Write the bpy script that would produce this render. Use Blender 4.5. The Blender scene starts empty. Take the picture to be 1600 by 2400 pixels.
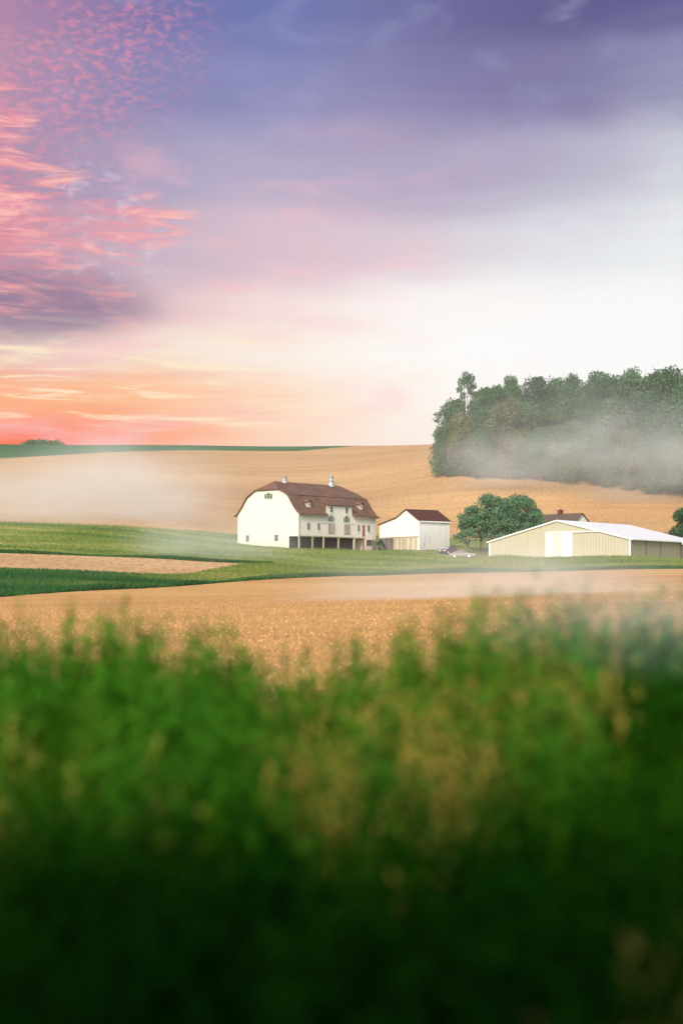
import bpy, bmesh, math, random
import numpy as np
from mathutils import Vector, Matrix

random.seed(7)
rng = np.random.default_rng(11)
SC = bpy.context.scene
COL = SC.collection
F = 3600.0                       # focal length in photo pixels (photo is 1600 x 2400, eye level at row 1380)

# ------------------------------------------------------------------ camera
cam_d = bpy.data.cameras.new("camera")
cam = bpy.data.objects.new("camera", cam_d)
COL.objects.link(cam)
cam.location = (0, 0, 0)
cam.rotation_euler = (math.radians(90), 0, 0)
cam_d.sensor_fit = 'VERTICAL'
cam_d.sensor_height = 36.0
cam_d.lens = 36.0 * F / 2400.0
cam_d.shift_y = 180.0 / 2400.0
cam_d.clip_start = 0.05
cam_d.clip_end = 6000
cam_d.dof.use_dof = True
cam_d.dof.focus_distance = 280
cam_d.dof.aperture_fstop = 0.054 / 0.066
SC.camera = cam

# ------------------------------------------------------------------ exposure
SC.view_settings.view_transform = 'Standard'
SC.view_settings.look = 'None'
SC.view_settings.gamma = 1.0
EXPOSURE = 1.15
SC.view_settings.exposure = EXPOSURE
SC.cycles.use_denoising = True
SC.cycles.max_bounces = 6
SC.cycles.diffuse_bounces = 3
SC.cycles.glossy_bounces = 2
SC.cycles.transmission_bounces = 3
SC.cycles.volume_bounces = 1
SC.cycles.transparent_max_bounces = 8

# ------------------------------------------------------------------ node helpers
def lin(c):
    return tuple((v / 255 / 12.92) if v / 255 <= 0.04045 else ((v / 255 + 0.055) / 1.055) ** 2.4 for v in c)

class NT:
    def __init__(s, tree):
        s.t = tree
    def n(s, typ, props=None, **ins):
        nd = s.t.nodes.new(typ)
        for k, v in (props or {}).items():
            setattr(nd, k, v)
        for k, v in ins.items():
            s.put(nd.inputs[k.replace('_', ' ')] if k.replace('_', ' ') in nd.inputs else nd.inputs[int(k[1:])], v)
        return nd
    def put(s, sock, v):
        if isinstance(v, bpy.types.NodeSocket):
            s.t.links.new(v, sock)
        elif isinstance(v, (tuple, list)) and len(v) == 3 and len(getattr(sock, 'default_value', [0] * 3)) == 4:
            sock.default_value = (*v, 1)
        else:
            sock.default_value = v
    def m(s, op, a, b=0.0, c=0.0, clamp=False):
        nd = s.t.nodes.new('ShaderNodeMath'); nd.operation = op; nd.use_clamp = clamp
        for i, v in enumerate((a, b, c)):
            s.put(nd.inputs[i], v)
        return nd.outputs[0]
    def ss(s, x, a, b):              # smoothstep from a to b
        nd = s.t.nodes.new('ShaderNodeMapRange'); nd.interpolation_type = 'SMOOTHSTEP'
        s.put(nd.inputs[0], x); nd.inputs[1].default_value = a; nd.inputs[2].default_value = b
        return nd.outputs[0]
    def mr(s, x, a, b, c, d):
        nd = s.t.nodes.new('ShaderNodeMapRange')
        s.put(nd.inputs[0], x)
        for i, v in enumerate((a, b, c, d)):
            nd.inputs[i + 1].default_value = v
        return nd.outputs[0]
    def mix(s, f, a, b, blend='MIX'):
        nd = s.t.nodes.new('ShaderNodeMix'); nd.data_type = 'RGBA'; nd.blend_type = blend
        s.put(nd.inputs[0], f); s.put(nd.inputs[6], a); s.put(nd.inputs[7], b)
        return nd.outputs[2]
    def noise(s, vec, scale, detail=4, rough=0.55, dist=0.0):
        nd = s.t.nodes.new('ShaderNodeTexNoise')
        s.put(nd.inputs['Vector'], vec)
        nd.inputs['Scale'].default_value = scale; nd.inputs['Detail'].default_value = detail
        nd.inputs['Roughness'].default_value = rough; nd.inputs['Distortion'].default_value = dist
        return nd.outputs[0]
    def ramp(s, x, stops, interp='LINEAR'):
        nd = s.t.nodes.new('ShaderNodeValToRGB')
        s.put(nd.inputs[0], x)
        nd.color_ramp.interpolation = interp
        e = nd.color_ramp.elements
        while len(e) < len(stops):
            e.new(0.5)
        for i, (p, c) in enumerate(stops):
            e[i].position = p; e[i].color = (*c, 1)
        return nd.outputs[0]
    def xyz(s, x, y, z=0.0):
        nd = s.t.nodes.new('ShaderNodeCombineXYZ')
        for i, v in enumerate((x, y, z)):
            s.put(nd.inputs[i], v)
        return nd.outputs[0]
    def sep(s, v):
        nd = s.t.nodes.new('ShaderNodeSeparateXYZ'); s.put(nd.inputs[0], v)
        return nd.outputs
    def map(s, v, scale=(1, 1, 1), rot=(0, 0, 0), loc=(0, 0, 0)):
        nd = s.t.nodes.new('ShaderNodeMapping'); s.put(nd.inputs[0], v)
        nd.inputs[1].default_value = loc; nd.inputs[2].default_value = rot; nd.inputs[3].default_value = scale
        return nd.outputs[0]

# ------------------------------------------------------------------ sun
SUN_DIR = Vector((-0.30, -0.78, 0.55)).normalized()      # towards the sun: behind the camera, to the left
sun_d = bpy.data.lights.new("sun", 'SUN')
sun_d.energy = 1.5
sun_d.angle = math.radians(11)
sun_d.color = (1.0, 0.90, 0.76)
sun = bpy.data.objects.new("sun", sun_d)
COL.objects.link(sun)
sun.rotation_euler = SUN_DIR.to_track_quat('Z', 'Y').to_euler()
SUN_EL = math.asin(SUN_DIR.z)
SUN_AZ = math.atan2(SUN_DIR.x, SUN_DIR.y)

# ------------------------------------------------------------------ sky (world): Nishita dome with the sunset cloud bank in front
world = bpy.data.worlds.new("World")
SC.world = world
world.use_nodes = True
wt = world.node_tree
wt.nodes.clear()
w = NT(wt)
tc = w.n('ShaderNodeTexCoord').outputs['Generated']
d = w.sep(tc)
az = w.m('ARCTAN2', d[0], d[1])
el = w.m('ARCSINE', d[2])
SX = w.m('MULTIPLY_ADD', az, 2.25, 0.5)                  # 0..1 over the 25 degrees the view covers
SY = w.m('MULTIPLY_ADD', w.m('TANGENT', w.m('MINIMUM', el, 1.3)), -3600.0 / 1380.0, 1.0)      # 1 at eye level, 0 at 22 degrees up
P0 = w.xyz(SX, SY, 0.0)
wn1 = w.n('ShaderNodeTexNoise', Vector=P0, Scale=2.6, Detail=5.0, Roughness=0.55).outputs['Color']
wv = w.n('ShaderNodeVectorMath', {'operation': 'MULTIPLY_ADD'})
w.put(wv.inputs[0], wn1); wv.inputs[1].default_value = (0.26, 0.10, 0); wv.inputs[2].default_value = (-0.13, -0.05, 0)
warp = w.n('ShaderNodeVectorMath', {'operation': 'ADD'})
dg = w.m('MULTIPLY', w.m('SUBTRACT', w.noise(w.map(P0, (1.6, 7, 1), (0, 0, 0.42), (1, 8, 0)), 1.3, 5, 0.55, 0.3), 0.5), 0.15)
wv2 = w.n('ShaderNodeVectorMath', {'operation': 'ADD'})
w.put(wv2.inputs[0], wv.outputs[0]); w.put(wv2.inputs[1], w.xyz(0.0, w.m('MULTIPLY', dg, w.ss(SY, 0.62, 0.45))))
w.put(warp.inputs[0], P0); w.put(warp.inputs[1], wv2.outputs[0])
q = w.sep(warp.outputs[0])
rows = [
    (0.015, [(0.02, (168, 130, 168)), (0.2, (112, 110, 168)), (0.38, (98, 116, 178)), (0.58, (116, 114, 168)), (0.8, (80, 80, 132)), (1.0, (92, 92, 150))]),
    (0.14, [(0.02, (178, 140, 170)), (0.2, (122, 124, 178)), (0.38, (134, 138, 188)), (0.58, (134, 131, 178)), (0.8, (112, 107, 156)), (1.0, (144, 144, 182))]),
    (0.29, [(0.02, (170, 135, 165)), (0.2, (158, 154, 190)), (0.38, (182, 172, 200)), (0.58, (178, 166, 194)), (0.8, (172, 164, 192)), (1.0, (210, 214, 224))]),
    (0.42, [(0.02, (190, 135, 158)), (0.2, (186, 174, 194)), (0.38, (222, 190, 204)), (0.58, (216, 200, 212)), (0.8, (222, 226, 234)), (1.0, (240, 243, 244))]),
    (0.53, [(0.02, (140, 118, 150)), (0.13, (160, 132, 158)), (0.24, (236, 200, 204)), (0.40, (248, 226, 222)), (0.58, (252, 248, 246)), (1.0, (250, 250, 250))]),
    (0.60, [(0.02, (222, 188, 184)), (0.16, (244, 222, 206)), (0.38, (252, 240, 228)), (0.58, (254, 252, 250)), (0.8, (253, 252, 252)), (1.0, (250, 250, 250))]),
    (0.68, [(0.02, (255, 168, 112)), (0.2, (255, 190, 142)), (0.38, (254, 216, 188)), (0.56, (254, 246, 240)), (0.8, (254, 253, 252)), (1.0, (251, 251, 250))]),
    (0.75, [(0.0, (255, 104, 56)), (0.09, (255, 92, 52)), (0.2, (255, 140, 84)), (0.38, (254, 210, 176)), (0.58, (252, 240, 232)), (1.0, (251, 251, 250))]),
]
base = None
for i, (ry, stops) in enumerate(rows):
    c = w.ramp(q[0], [(p, lin(col)) for p, col in stops], 'B_SPLINE')
    base = c if base is None else w.mix(w.ss(q[1], rows[i - 1][0], ry), base, c)
def blob(cx, cy, rx, ry, soft=1.0):
    dx = w.m('DIVIDE', w.m('SUBTRACT', SX, cx), rx); dy = w.m('DIVIDE', w.m('SUBTRACT', SY, cy), ry)
    r2 = w.m('ADD', w.m('MULTIPLY', dx, dx), w.m('MULTIPLY', dy, dy))
    return w.ss(r2, 1.0 + soft * 0.4, 0.1)
# blue-white veils in the upper middle
v1 = w.m('MULTIPLY', w.ss(w.noise(w.map(P0, (3, 5, 1), (0, 0, 0.5)), 2.2, 6, 0.6, 0.4), 0.5, 0.78), w.ss(SY, 0.55, 0.05))
base = w.mix(w.m('MULTIPLY', v1, 0.35), base, lin((176, 180, 220)))
v2 = w.m('MULTIPLY', w.ss(w.noise(w.map(P0, (3, 9, 1), (0, 0, 0.35), (4, 2, 0)), 1.5, 5, 0.55, 0.3), 0.48, 0.72), w.m('MULTIPLY', w.ss(SX, 0.85, 0.4), w.ss(SY, 0.15, 0.38)))
base = w.mix(w.m('MULTIPLY', v2, 0.55), base, lin((252, 190, 198)))
# pink streaked cloud on the left
st = w.noise(w.map(P0, (5, 26, 1), (0, 0, -0.16)), 1.6, 7, 0.62, 0.9)
m1 = w.m('MAXIMUM', blob(0.0, 0.36, 0.15, 0.13), w.m('MULTIPLY', blob(0.13, 0.385, 0.17, 0.075), 0.95))
m1 = w.m('MAXIMUM', m1, w.m('MULTIPLY', blob(0.06, 0.48, 0.20, 0.08), 0.8))
m1 = w.m('MAXIMUM', m1, w.m('MULTIPLY', blob(0.0, 0.22, 0.07, 0.09), 0.9))
pk = w.ss(w.m('ADD', st, w.m('MULTIPLY', m1, 0.26)), 0.62, 0.84)
pk = w.m('MULTIPLY', pk, w.ss(m1, 0.0, 0.4))
base = w.mix(w.m('MULTIPLY', pk, 0.95), base, w.mix(w.ss(st, 0.45, 0.72), lin((236, 144, 160)), lin((255, 196, 184))))
wn_low = w.noise(w.map(P0, (5, 7, 1), (0, 0, 0.4), (7, 3, 0)), 1.0, 3, 0.5)
# rippled altocumulus, top left, and white flecks below it
ac = w.noise(w.map(P0, (36, 56, 1), (0, 0, 0.5)), 1.7, 3, 0.55, 0.15)
m2 = w.m('MULTIPLY', blob(0.04, 0.03, 0.24, 0.26, 2.0), w.ss(ac, 0.42, 0.70))
base = w.mix(w.m('MULTIPLY', w.m('MULTIPLY', m2, w.ss(wn_low, 0.28, 0.50)), 0.5), base, lin((248, 150, 164)))
fl = w.ss(w.noise(w.map(P0, (20, 26, 1), (0, 0, 0.7), (3, 1, 0)), 1.5, 5, 0.6, 0.2), 0.48, 0.76)
m3 = w.m('MULTIPLY', w.m('MAXIMUM', blob(0.14, 0.36, 0.10, 0.10), blob(0.15, 0.45, 0.12, 0.06)), fl)
base = w.mix(w.m('MULTIPLY', m3, 0.42), base, lin((236, 226, 236)))
# mauve-grey bank low on the left
bn = w.noise(w.map(P0, (4, 12, 1), (0, 0, -0.12), (2, 5, 0)), 1.4, 6, 0.6, 0.4)
m6 = w.m('MULTIPLY', blob(0.03, 0.525, 0.19, 0.06, 2.0), w.ss(bn, 0.30, 0.60))
base = w.mix(w.m('MULTIPLY', m6, 0.8), base, lin((134, 112, 146)))
m7 = w.m('MULTIPLY', blob(0.06, 0.50, 0.2, 0.09, 2.0), w.ss(bn, 0.50, 0.40))
base = w.mix(w.m('MULTIPLY', m7, 0.35), base, lin((250, 150, 150)))
# golden streaks over the horizon
gs = w.noise(w.map(P0, (3.2, 40, 1), (0, 0, 0.07)), 1.5, 7, 0.6, 0.5)
m4 = w.m('MULTIPLY', w.ss(gs, 0.50, 0.66), w.m('MULTIPLY', w.ss(SX, 0.75, 0.3), w.m('MULTIPLY', w.ss(SY, 0.53, 0.62), w.ss(SY, 0.755, 0.70))))
base = w.mix(w.m('MULTIPLY', m4, 0.9), base, lin((255, 238, 204)))
m5 = w.m('MULTIPLY', w.ss(gs, 0.47, 0.36), w.m('MULTIPLY', w.ss(SX, 0.6, 0.1), w.ss(SY, 0.56, 0.66)))
base = w.mix(w.m('MULTIPLY', m5, 0.40), base, lin((244, 160, 140)))
K = 2.0 ** -EXPOSURE
cloud = w.n('ShaderNodeVectorMath', {'operation': 'SCALE'})
w.put(cloud.inputs[0], base); cloud.inputs['Scale'].default_value = K
bg_cloud = w.n('ShaderNodeBackground', Color=cloud.outputs[0], Strength=1.0)
skyt = w.n('ShaderNodeTexSky', {'sky_type': 'NISHITA', 'sun_disc': False, 'sun_elevation': SUN_EL, 'sun_rotation': SUN_AZ, 'air_density': 1.0, 'dust_density': 3.0, 'ozone_density': 1.0})
bg_sky = w.n('ShaderNodeBackground', Color=skyt.outputs[0], Strength=0.10)
cover = w.m('MULTIPLY', w.ss(w.m('ABSOLUTE', az), 1.5, 0.5), w.ss(el, 0.75, 0.38))
msh = w.n('ShaderNodeMixShader')
w.put(msh.inputs[0], cover); w.put(msh.inputs[1], bg_sky.outputs[0]); w.put(msh.inputs[2], bg_cloud.outputs[0])
wo = w.n('ShaderNodeOutputWorld')
wt.links.new(msh.outputs[0], wo.inputs[0])

# ------------------------------------------------------------------ materials
def new_mat(name):
    m = bpy.data.materials.new(name)
    m.use_nodes = True
    m.node_tree.nodes.clear()
    return m, NT(m.node_tree)
def finish(m, h, color, rough=0.9, bump=None, bump_d=0.1, spec=0.25, metal=0.0, sub=None):
    b = h.n('ShaderNodeBsdfPrincipled', Base_Color=color, Roughness=rough, Metallic=metal)
    b.inputs['Specular IOR Level'].default_value = spec
    if bump is not None:
        bn = h.n('ShaderNodeBump', Height=bump, Distance=bump_d, Strength=1.0)
        h.t.links.new(bn.outputs[0], b.inputs['Normal'])
    o = h.n('ShaderNodeOutputMaterial')
    h.t.links.new(b.outputs[0], o.inputs[0])
    return m
def pos(h):
    return h.n('ShaderNodeNewGeometry').outputs['Position']
def objc(h):
    return h.n('ShaderNodeTexCoord').outputs['Object']

def mat_plain(name, c, rough=0.7, spec=0.3, metal=0.0, var=0.15, scale=3.0):
    m, h = new_mat(name)
    n = h.noise(objc(h), scale, 4)
    col = h.mix(n, tuple(v * (1 - var) for v in c), tuple(min(1, v * (1 + var)) for v in c))
    return finish(m, h, col, rough, None, 0.1, spec, metal)

def mat_soil(name, lo, mid, hi, sx, sy, grain, straw, rot=0.0, weed=None):
    m, h = new_mat(name)
    p = pos(h)
    a = h.noise(h.map(p, (sx, sy, 0.0), (0, 0, rot)), 1.0, 7, 0.62, 0.3)
    b = h.noise(h.map(p, (0.012, 0.02, 0.0)), 1.0, 3)
    g = h.noise(h.map(p, (grain, grain * 0.55, grain)), 1.0, 3, 0.7)
    g2 = h.noise(h.map(p, (grain * 0.6, grain * 0.2, 0)), 1.0, 4, 0.7)
    row_ = h.m('MULTIPLY', h.m('SINE', h.m('MULTIPLY', h.m('ADD', h.sep(p)[1], h.m('MULTIPLY', b, 40.0)), 0.85)), 0.018)
    t = h.m('ADD', h.m('ADD', h.m('MULTIPLY', a, 0.45), h.m('MULTIPLY', b, 0.55)), row_)
    col = h.ramp(t, [(0.36, lo), (0.5, mid), (0.63, hi)])
    sp = h.m('ADD', h.m('MULTIPLY', g, 0.6), h.m('MULTIPLY', g2, 0.4))
    col = h.mix(h.m('MULTIPLY', h.ss(sp, 0.50, 0.38), 0.7), col, tuple(v * 0.5 for v in lo))
    col = h.mix(h.m('MULTIPLY', h.ss(sp, 0.52, 0.62), straw), col, tuple(min(0.9, v * 1.35) for v in hi))
    if weed:
        wd = h.ss(h.noise(h.map(p, (0.02, 0.12, 0), (0, 0, 0.1)), 1.0, 5, 0.6), 0.56, 0.72)
        col = h.mix(h.m('MULTIPLY', wd, 0.45), col, weed)
    return finish(m, h, col, 0.95, h.m('ADD', g, g2), 0.035, 0.1)

M = {}
M['hill_soil'] = mat_soil('hill_soil', (0.37, 0.210, 0.095), (0.45, 0.268, 0.118), (0.53, 0.33, 0.148), 0.004, 0.13, 2.4, 0.25, 0.03)
M['near_soil'] = mat_soil('near_soil', (0.42, 0.215, 0.074), (0.50, 0.280, 0.100), (0.58, 0.345, 0.138), 0.02, 0.10, 11.0, 0.5, 0.08, (0.30, 0.25, 0.07))
M['strip_soil'] = mat_soil('strip_soil', (0.38, 0.22, 0.10), (0.47, 0.29, 0.135), (0.55, 0.36, 0.18), 0.01, 0.2, 1.6, 0.4, 0.03)

def mat_grass(name, c1, c2, c3, fx=0.05, fy=0.12, trans=0.25, east=None):
    m, h = new_mat(name)
    p = pos(h)
    a = h.noise(h.map(p, (fx, fy, 0.0)), 1.0, 6, 0.62, 0.2)
    g = h.noise(h.map(p, (1.7, 0.9, 1.7)), 1.0, 3, 0.6)
    t = h.m('ADD', h.m('MULTIPLY', a, 0.65), h.m('MULTIPLY', g, 0.35))
    col = h.ramp(t, [(0.36, c1), (0.5, c2), (0.64, c3)])
    if east:      # the deep green crop thins out into meadow towards the east
        col2 = h.ramp(t, [(0.36, east[0]), (0.5, east[1]), (0.64, east[2])])
        xx = h.m('ADD', h.sep(p)[0], h.m('MULTIPLY', h.m('SUBTRACT', a, 0.5), 40.0))
        col = h.mix(h.ss(xx, -34.0, -12.0), col, col2)
    b = h.n('ShaderNodeBsdfPrincipled', Base_Color=col, Roughness=0.8)
    b.inputs['Specular IOR Level'].default_value = 0.15
    tr = h.n('ShaderNodeBsdfTranslucent', Color=col)
    mx = h.n('ShaderNodeMixShader'); mx.inputs[0].default_value = trans
    h.t.links.new(b.outputs[0], mx.inputs[1]); h.t.links.new(tr.outputs[0], mx.inputs[2])
    o = h.n('ShaderNodeOutputMaterial')
    h.t.links.new(mx.outputs[0], o.inputs[0])
    return m
M['meadow'] = mat_grass('meadow', (0.06, 0.135, 0.024), (0.155, 0.21, 0.04), (0.30, 0.30, 0.08), 0.035, 0.10, 0.0)
M['meadow_blades'] = mat_grass('meadow_blades', (0.065, 0.155, 0.026), (0.18, 0.24, 0.046), (0.36, 0.35, 0.10), 0.035, 0.10)
MEAD = ((0.06, 0.145, 0.025), (0.165, 0.225, 0.042), (0.33, 0.32, 0.09))
M['margin'] = mat_grass('margin', (0.014, 0.075, 0.016), (0.024, 0.105, 0.022), (0.05, 0.14, 0.03), 0.03, 0.10, 0.0, MEAD)
M['margin_blades'] = mat_grass('margin_blades', (0.014, 0.08, 0.016), (0.026, 0.115, 0.024), (0.07, 0.16, 0.035), 0.03, 0.10, 0.25, MEAD)
M['crop'] = mat_grass('crop', (0.014, 0.075, 0.016), (0.024, 0.105, 0.022), (0.05, 0.14, 0.03), 0.03, 0.10, 0.0)
M['crop_blades'] = mat_grass('crop_blades', (0.014, 0.08, 0.016), (0.026, 0.115, 0.024), (0.07, 0.16, 0.035), 0.03, 0.10)

def mat_leaf(name, c1, c2, c3, scale=0.35, trans=0.3, spec=0.25):
    m, h = new_mat(name)
    p = pos(h)
    a = h.noise(p, scale, 3, 0.6)
    g = h.noise(p, scale * 9, 2, 0.6)
    oi = h.n('ShaderNodeObjectInfo').outputs['Random']
    t = h.m('ADD', h.m('ADD', h.m('MULTIPLY', a, 0.45), h.m('MULTIPLY', g, 0.4)), h.m('MULTIPLY', oi, 0.15))
    col = h.ramp(t, [(0.34, c1), (0.5, c2), (0.66, c3)])
    b = h.n('ShaderNodeBsdfPrincipled', Base_Color=col, Roughness=0.6)
    b.inputs['Specular IOR Level'].default_value = spec
    tr = h.n('ShaderNodeBsdfTranslucent', Color=col)
    mx = h.n('ShaderNodeMixShader'); mx.inputs[0].default_value = trans
    h.t.links.new(b.outputs[0], mx.inputs[1]); h.t.links.new(tr.outputs[0], mx.inputs[2])
    o = h.n('ShaderNodeOutputMaterial')
    h.t.links.new(mx.outputs[0], o.inputs[0])
    return m
M['maple_leaf'] = mat_leaf('maple_leaf', (0.065, 0.160, 0.075), (0.098, 0.215, 0.105), (0.145, 0.275, 0.14))
M['wood_leaf'] = mat_leaf('wood_leaf', (0.036, 0.115, 0.042), (0.062, 0.158, 0.056), (0.10, 0.21, 0.076))
M['dark_leaf'] = mat_leaf('dark_leaf', (0.022, 0.080, 0.030), (0.038, 0.112, 0.040), (0.062, 0.148, 0.054))
M['pale_leaf'] = mat_leaf('pale_leaf', (0.075, 0.115, 0.035), (0.12, 0.155, 0.055), (0.19, 0.21, 0.09))
M['bark'] = mat_plain('bark', (0.10, 0.075, 0.055), 0.95, 0.1, 0, 0.5, 4)

def mat_paint(name, c, dirt, board=0.0, lap=0.0, dirt_h=1.6, amount=0.5):
    """painted boards: board = width of upright boards, lap = height of lapped boards; grime spreads from the foot"""
    m, h = new_mat(name)
    p = objc(h); s = h.sep(p)
    n = h.noise(h.map(p, (1.2, 1.2, 0.25)), 1.0, 6, 0.65)
    n2 = h.noise(h.map(p, (3, 3, 1.2)), 1.0, 4, 0.6)
    foot = h.m('MULTIPLY', h.mr(s[2], 0.0, dirt_h, 1.0, 0.0), n2)
    f = h.m('MULTIPLY', h.m('ADD', h.m('MULTIPLY', h.ss(n, 0.52, 0.75), 0.5), foot), amount, clamp=True)
    col = h.mix(f, c, dirt)
    bump = None
    if board:
        u = h.m('FRACT', h.m('DIVIDE', h.m('ADD', s[0], s[1]), board))
        groove = h.ss(u, 0.10, 0.02)
        col = h.mix(h.m('MULTIPLY', groove, 0.35), col, tuple(v * 0.45 for v in dirt))
        bump = h.m('SUBTRACT', 0.0, groove)
    if lap:
        u = h.m('FRACT', h.m('DIVIDE', s[2], lap))
        bump = h.m('SUBTRACT', 1.0, u)
    return finish(m, h, col, 0.65, bump, 0.04, 0.25)
M['barn_white'] = mat_paint('barn_white', (0.71, 0.675, 0.605), (0.44, 0.40, 0.30), 0.30, 0, 3.4, 0.62)
M['stone_white'] = mat_paint('stone_white', (0.69, 0.655, 0.585), (0.46, 0.40, 0.30), 0, 0, 2.4, 0.95)
M['lap_white'] = mat_paint('lap_white', (0.73, 0.715, 0.67), (0.44, 0.41, 0.34), 0, 0.26, 3.0, 0.55)
M['lap_worn'] = mat_paint('lap_worn', (0.66, 0.66, 0.63), (0.30, 0.28, 0.25), 0, 0.26, 4.6, 0.95)
M['trim_white'] = mat_plain('trim_white', (0.80, 0.79, 0.76), 0.5, 0.3, 0, 0.05)
M['frame_green'] = mat_plain('frame_green', (0.30, 0.36, 0.26), 0.6, 0.3, 0, 0.1)
M['red_door'] = mat_plain('red_door', (0.30, 0.10, 0.09), 0.7, 0.2, 0, 0.2, 2)
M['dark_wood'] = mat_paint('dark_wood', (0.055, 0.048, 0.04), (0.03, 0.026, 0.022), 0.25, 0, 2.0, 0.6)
M['metal_grey'] = mat_plain('metal_grey', (0.34, 0.34, 0.33), 0.55, 0.4, 0.3, 0.4, 4)
M['iron'] = mat_plain('iron', (0.10, 0.085, 0.07), 0.7, 0.3, 0.2, 0.3, 5)

def mat_weathered(name, c1, c2, c3, board=0.22):
    m, h = new_mat(name)
    p = objc(h); s = h.sep(p)
    xy = h.m('ADD', s[0], s[1])
    bi = h.m('FLOOR', h.m('DIVIDE', xy, board))
    wn = h.n('ShaderNodeTexWhiteNoise', {'noise_dimensions': '1D'}); h.put(wn.inputs['W'], bi)
    n = h.noise(h.map(p, (6, 6, 0.5)), 1.0, 5, 0.7)
    t = h.m('ADD', h.m('MULTIPLY', wn.outputs[0], 0.5), h.m('MULTIPLY', n, 0.5))
    col = h.ramp(t, [(0.25, c1), (0.5, c2), (0.78, c3)])
    gap = h.ss(h.m('FRACT', h.m('DIVIDE', xy, board)), 0.14, 0.04)
    col = h.mix(h.m('MULTIPLY', gap, 0.7), col, (0.05, 0.04, 0.03))
    return finish(m, h, col, 0.9, n, 0.03, 0.15)
M['weathered'] = mat_weathered('weathered', (0.27, 0.22, 0.15), (0.46, 0.40, 0.29), (0.68, 0.62, 0.48))
M['weathered_dark'] = mat_weathered('weathered_dark', (0.07, 0.06, 0.05), (0.15, 0.13, 0.11), (0.26, 0.23, 0.19))
M['weathered_door'] = mat_weathered('weathered_door', (0.25, 0.21, 0.16), (0.40, 0.35, 0.28), (0.56, 0.51, 0.43), 0.3)

def mat_shingle(name, c1, c2, row, bumpd=0.03):
    m, h = new_mat(name)
    p = objc(h); s = h.sep(p)
    n = h.noise(h.map(p, (0.5, 0.5, 0.5)), 1.0, 6, 0.65)
    g = h.noise(h.map(p, (3.0, 3.0, 6.0)), 1.0, 3, 0.6)
    u = h.m('FRACT', h.m('DIVIDE', s[2], row))
    t = h.m('ADD', h.m('MULTIPLY', n, 0.55), h.m('MULTIPLY', g, 0.45))
    col = h.ramp(t, [(0.36, c1), (0.62, c2)])
    return finish(m, h, col, 0.85, h.m('ADD', u, g), bumpd, 0.2)
M['barn_roof'] = mat_shingle('barn_roof', (0.100, 0.052, 0.037), (0.185, 0.104, 0.075), 0.3)
M['maroon_roof'] = mat_shingle('maroon_roof', (0.060, 0.020, 0.013), (0.085, 0.032, 0.022), 0.4)
M['house_roof'] = mat_shingle('house_roof', (0.075, 0.052, 0.042), (0.12, 0.085, 0.066), 0.25)
M['brick'] = mat_plain('brick', (0.11, 0.06, 0.05), 0.9, 0.1, 0, 0.4, 6)

def mat_glass(name, c=(0.035, 0.045, 0.04)):
    m, h = new_mat(name)
    n = h.noise(objc(h), 1.7, 2)
    return finish(m, h, h.mix(n, c, tuple(v * 2.2 for v in c)), 0.12, None, 0.1, 0.5)
M['pane'] = mat_glass('pane')
M['screen_sheen'] = mat_glass('screen_sheen', (0.16, 0.19, 0.21))  # lighter glass, the reflected sky is put into its base colour

def mat_metal_sheet(name, c, rib, axis=0, rough=0.45):
    m, h = new_mat(name)
    p = objc(h); s = h.sep(p)
    u = h.m('FRACT', h.m('DIVIDE', s[axis], rib))
    r = h.ss(h.m('ABSOLUTE', h.m('SUBTRACT', u, 0.5)), 0.40, 0.48)
    n = h.noise(h.map(p, (0.6, 0.6, 0.3)), 1.0, 4)
    col = h.mix(n, tuple(v * 0.93 for v in c), tuple(min(0.9, v * 1.06) for v in c))
    col = h.mix(h.m('MULTIPLY', r, 0.07), col, tuple(v * 0.55 for v in c))
    return finish(m, h, col, rough, r, 0.05, 0.35)
M['tan_sheet'] = mat_metal_sheet('tan_sheet', (0.44, 0.415, 0.31), 0.60, 1)
M['tan_shaded'] = mat_metal_sheet('tan_shaded', (0.30, 0.275, 0.175), 0.60, 0)  # darker copy of the tan sheet, the side wall's shade in its colour
M['white_sheet'] = mat_metal_sheet('white_sheet', (0.80, 0.80, 0.79), 0.9, 0, 0.4)
M['door_white'] = mat_metal_sheet('door_white', (0.78, 0.78, 0.77), 0.45, 1, 0.45)
M['door_ribbed'] = mat_metal_sheet('door_ribbed', (0.58, 0.60, 0.60), 0.16, 1, 0.5)

def mat_car(name, c):
    m, h = new_mat(name)
    n = h.noise(objc(h), 2.5, 2)
    b = h.n('ShaderNodeBsdfPrincipled', Base_Color=h.mix(n, c, tuple(v * 1.08 for v in c)), Roughness=0.42, Metallic=0.0)
    b.inputs['Coat Weight'].default_value = 0.12
    o = h.n('ShaderNodeOutputMaterial'); h.t.links.new(b.outputs[0], o.inputs[0])
    return m
M['car_beige'] = mat_car('car_beige', (0.20, 0.172, 0.16))
M['car_maroon'] = mat_car('car_maroon', (0.10, 0.022, 0.022))
M['rubber'] = mat_plain('rubber', (0.02, 0.02, 0.02), 0.9, 0.1)
M['hubcap'] = mat_plain('hubcap', (0.80, 0.80, 0.80), 0.35, 0.5, 0.2, 0.05)
M['lamp_clear'] = mat_plain('lamp_clear', (0.75, 0.75, 0.72), 0.2, 0.5, 0.0, 0.05)
M['lamp_red'] = mat_plain('lamp_red', (0.35, 0.02, 0.02), 0.25, 0.5, 0.0, 0.05)
M['plastic_dark'] = mat_plain('plastic_dark', (0.05, 0.045, 0.045), 0.6, 0.3)

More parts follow.
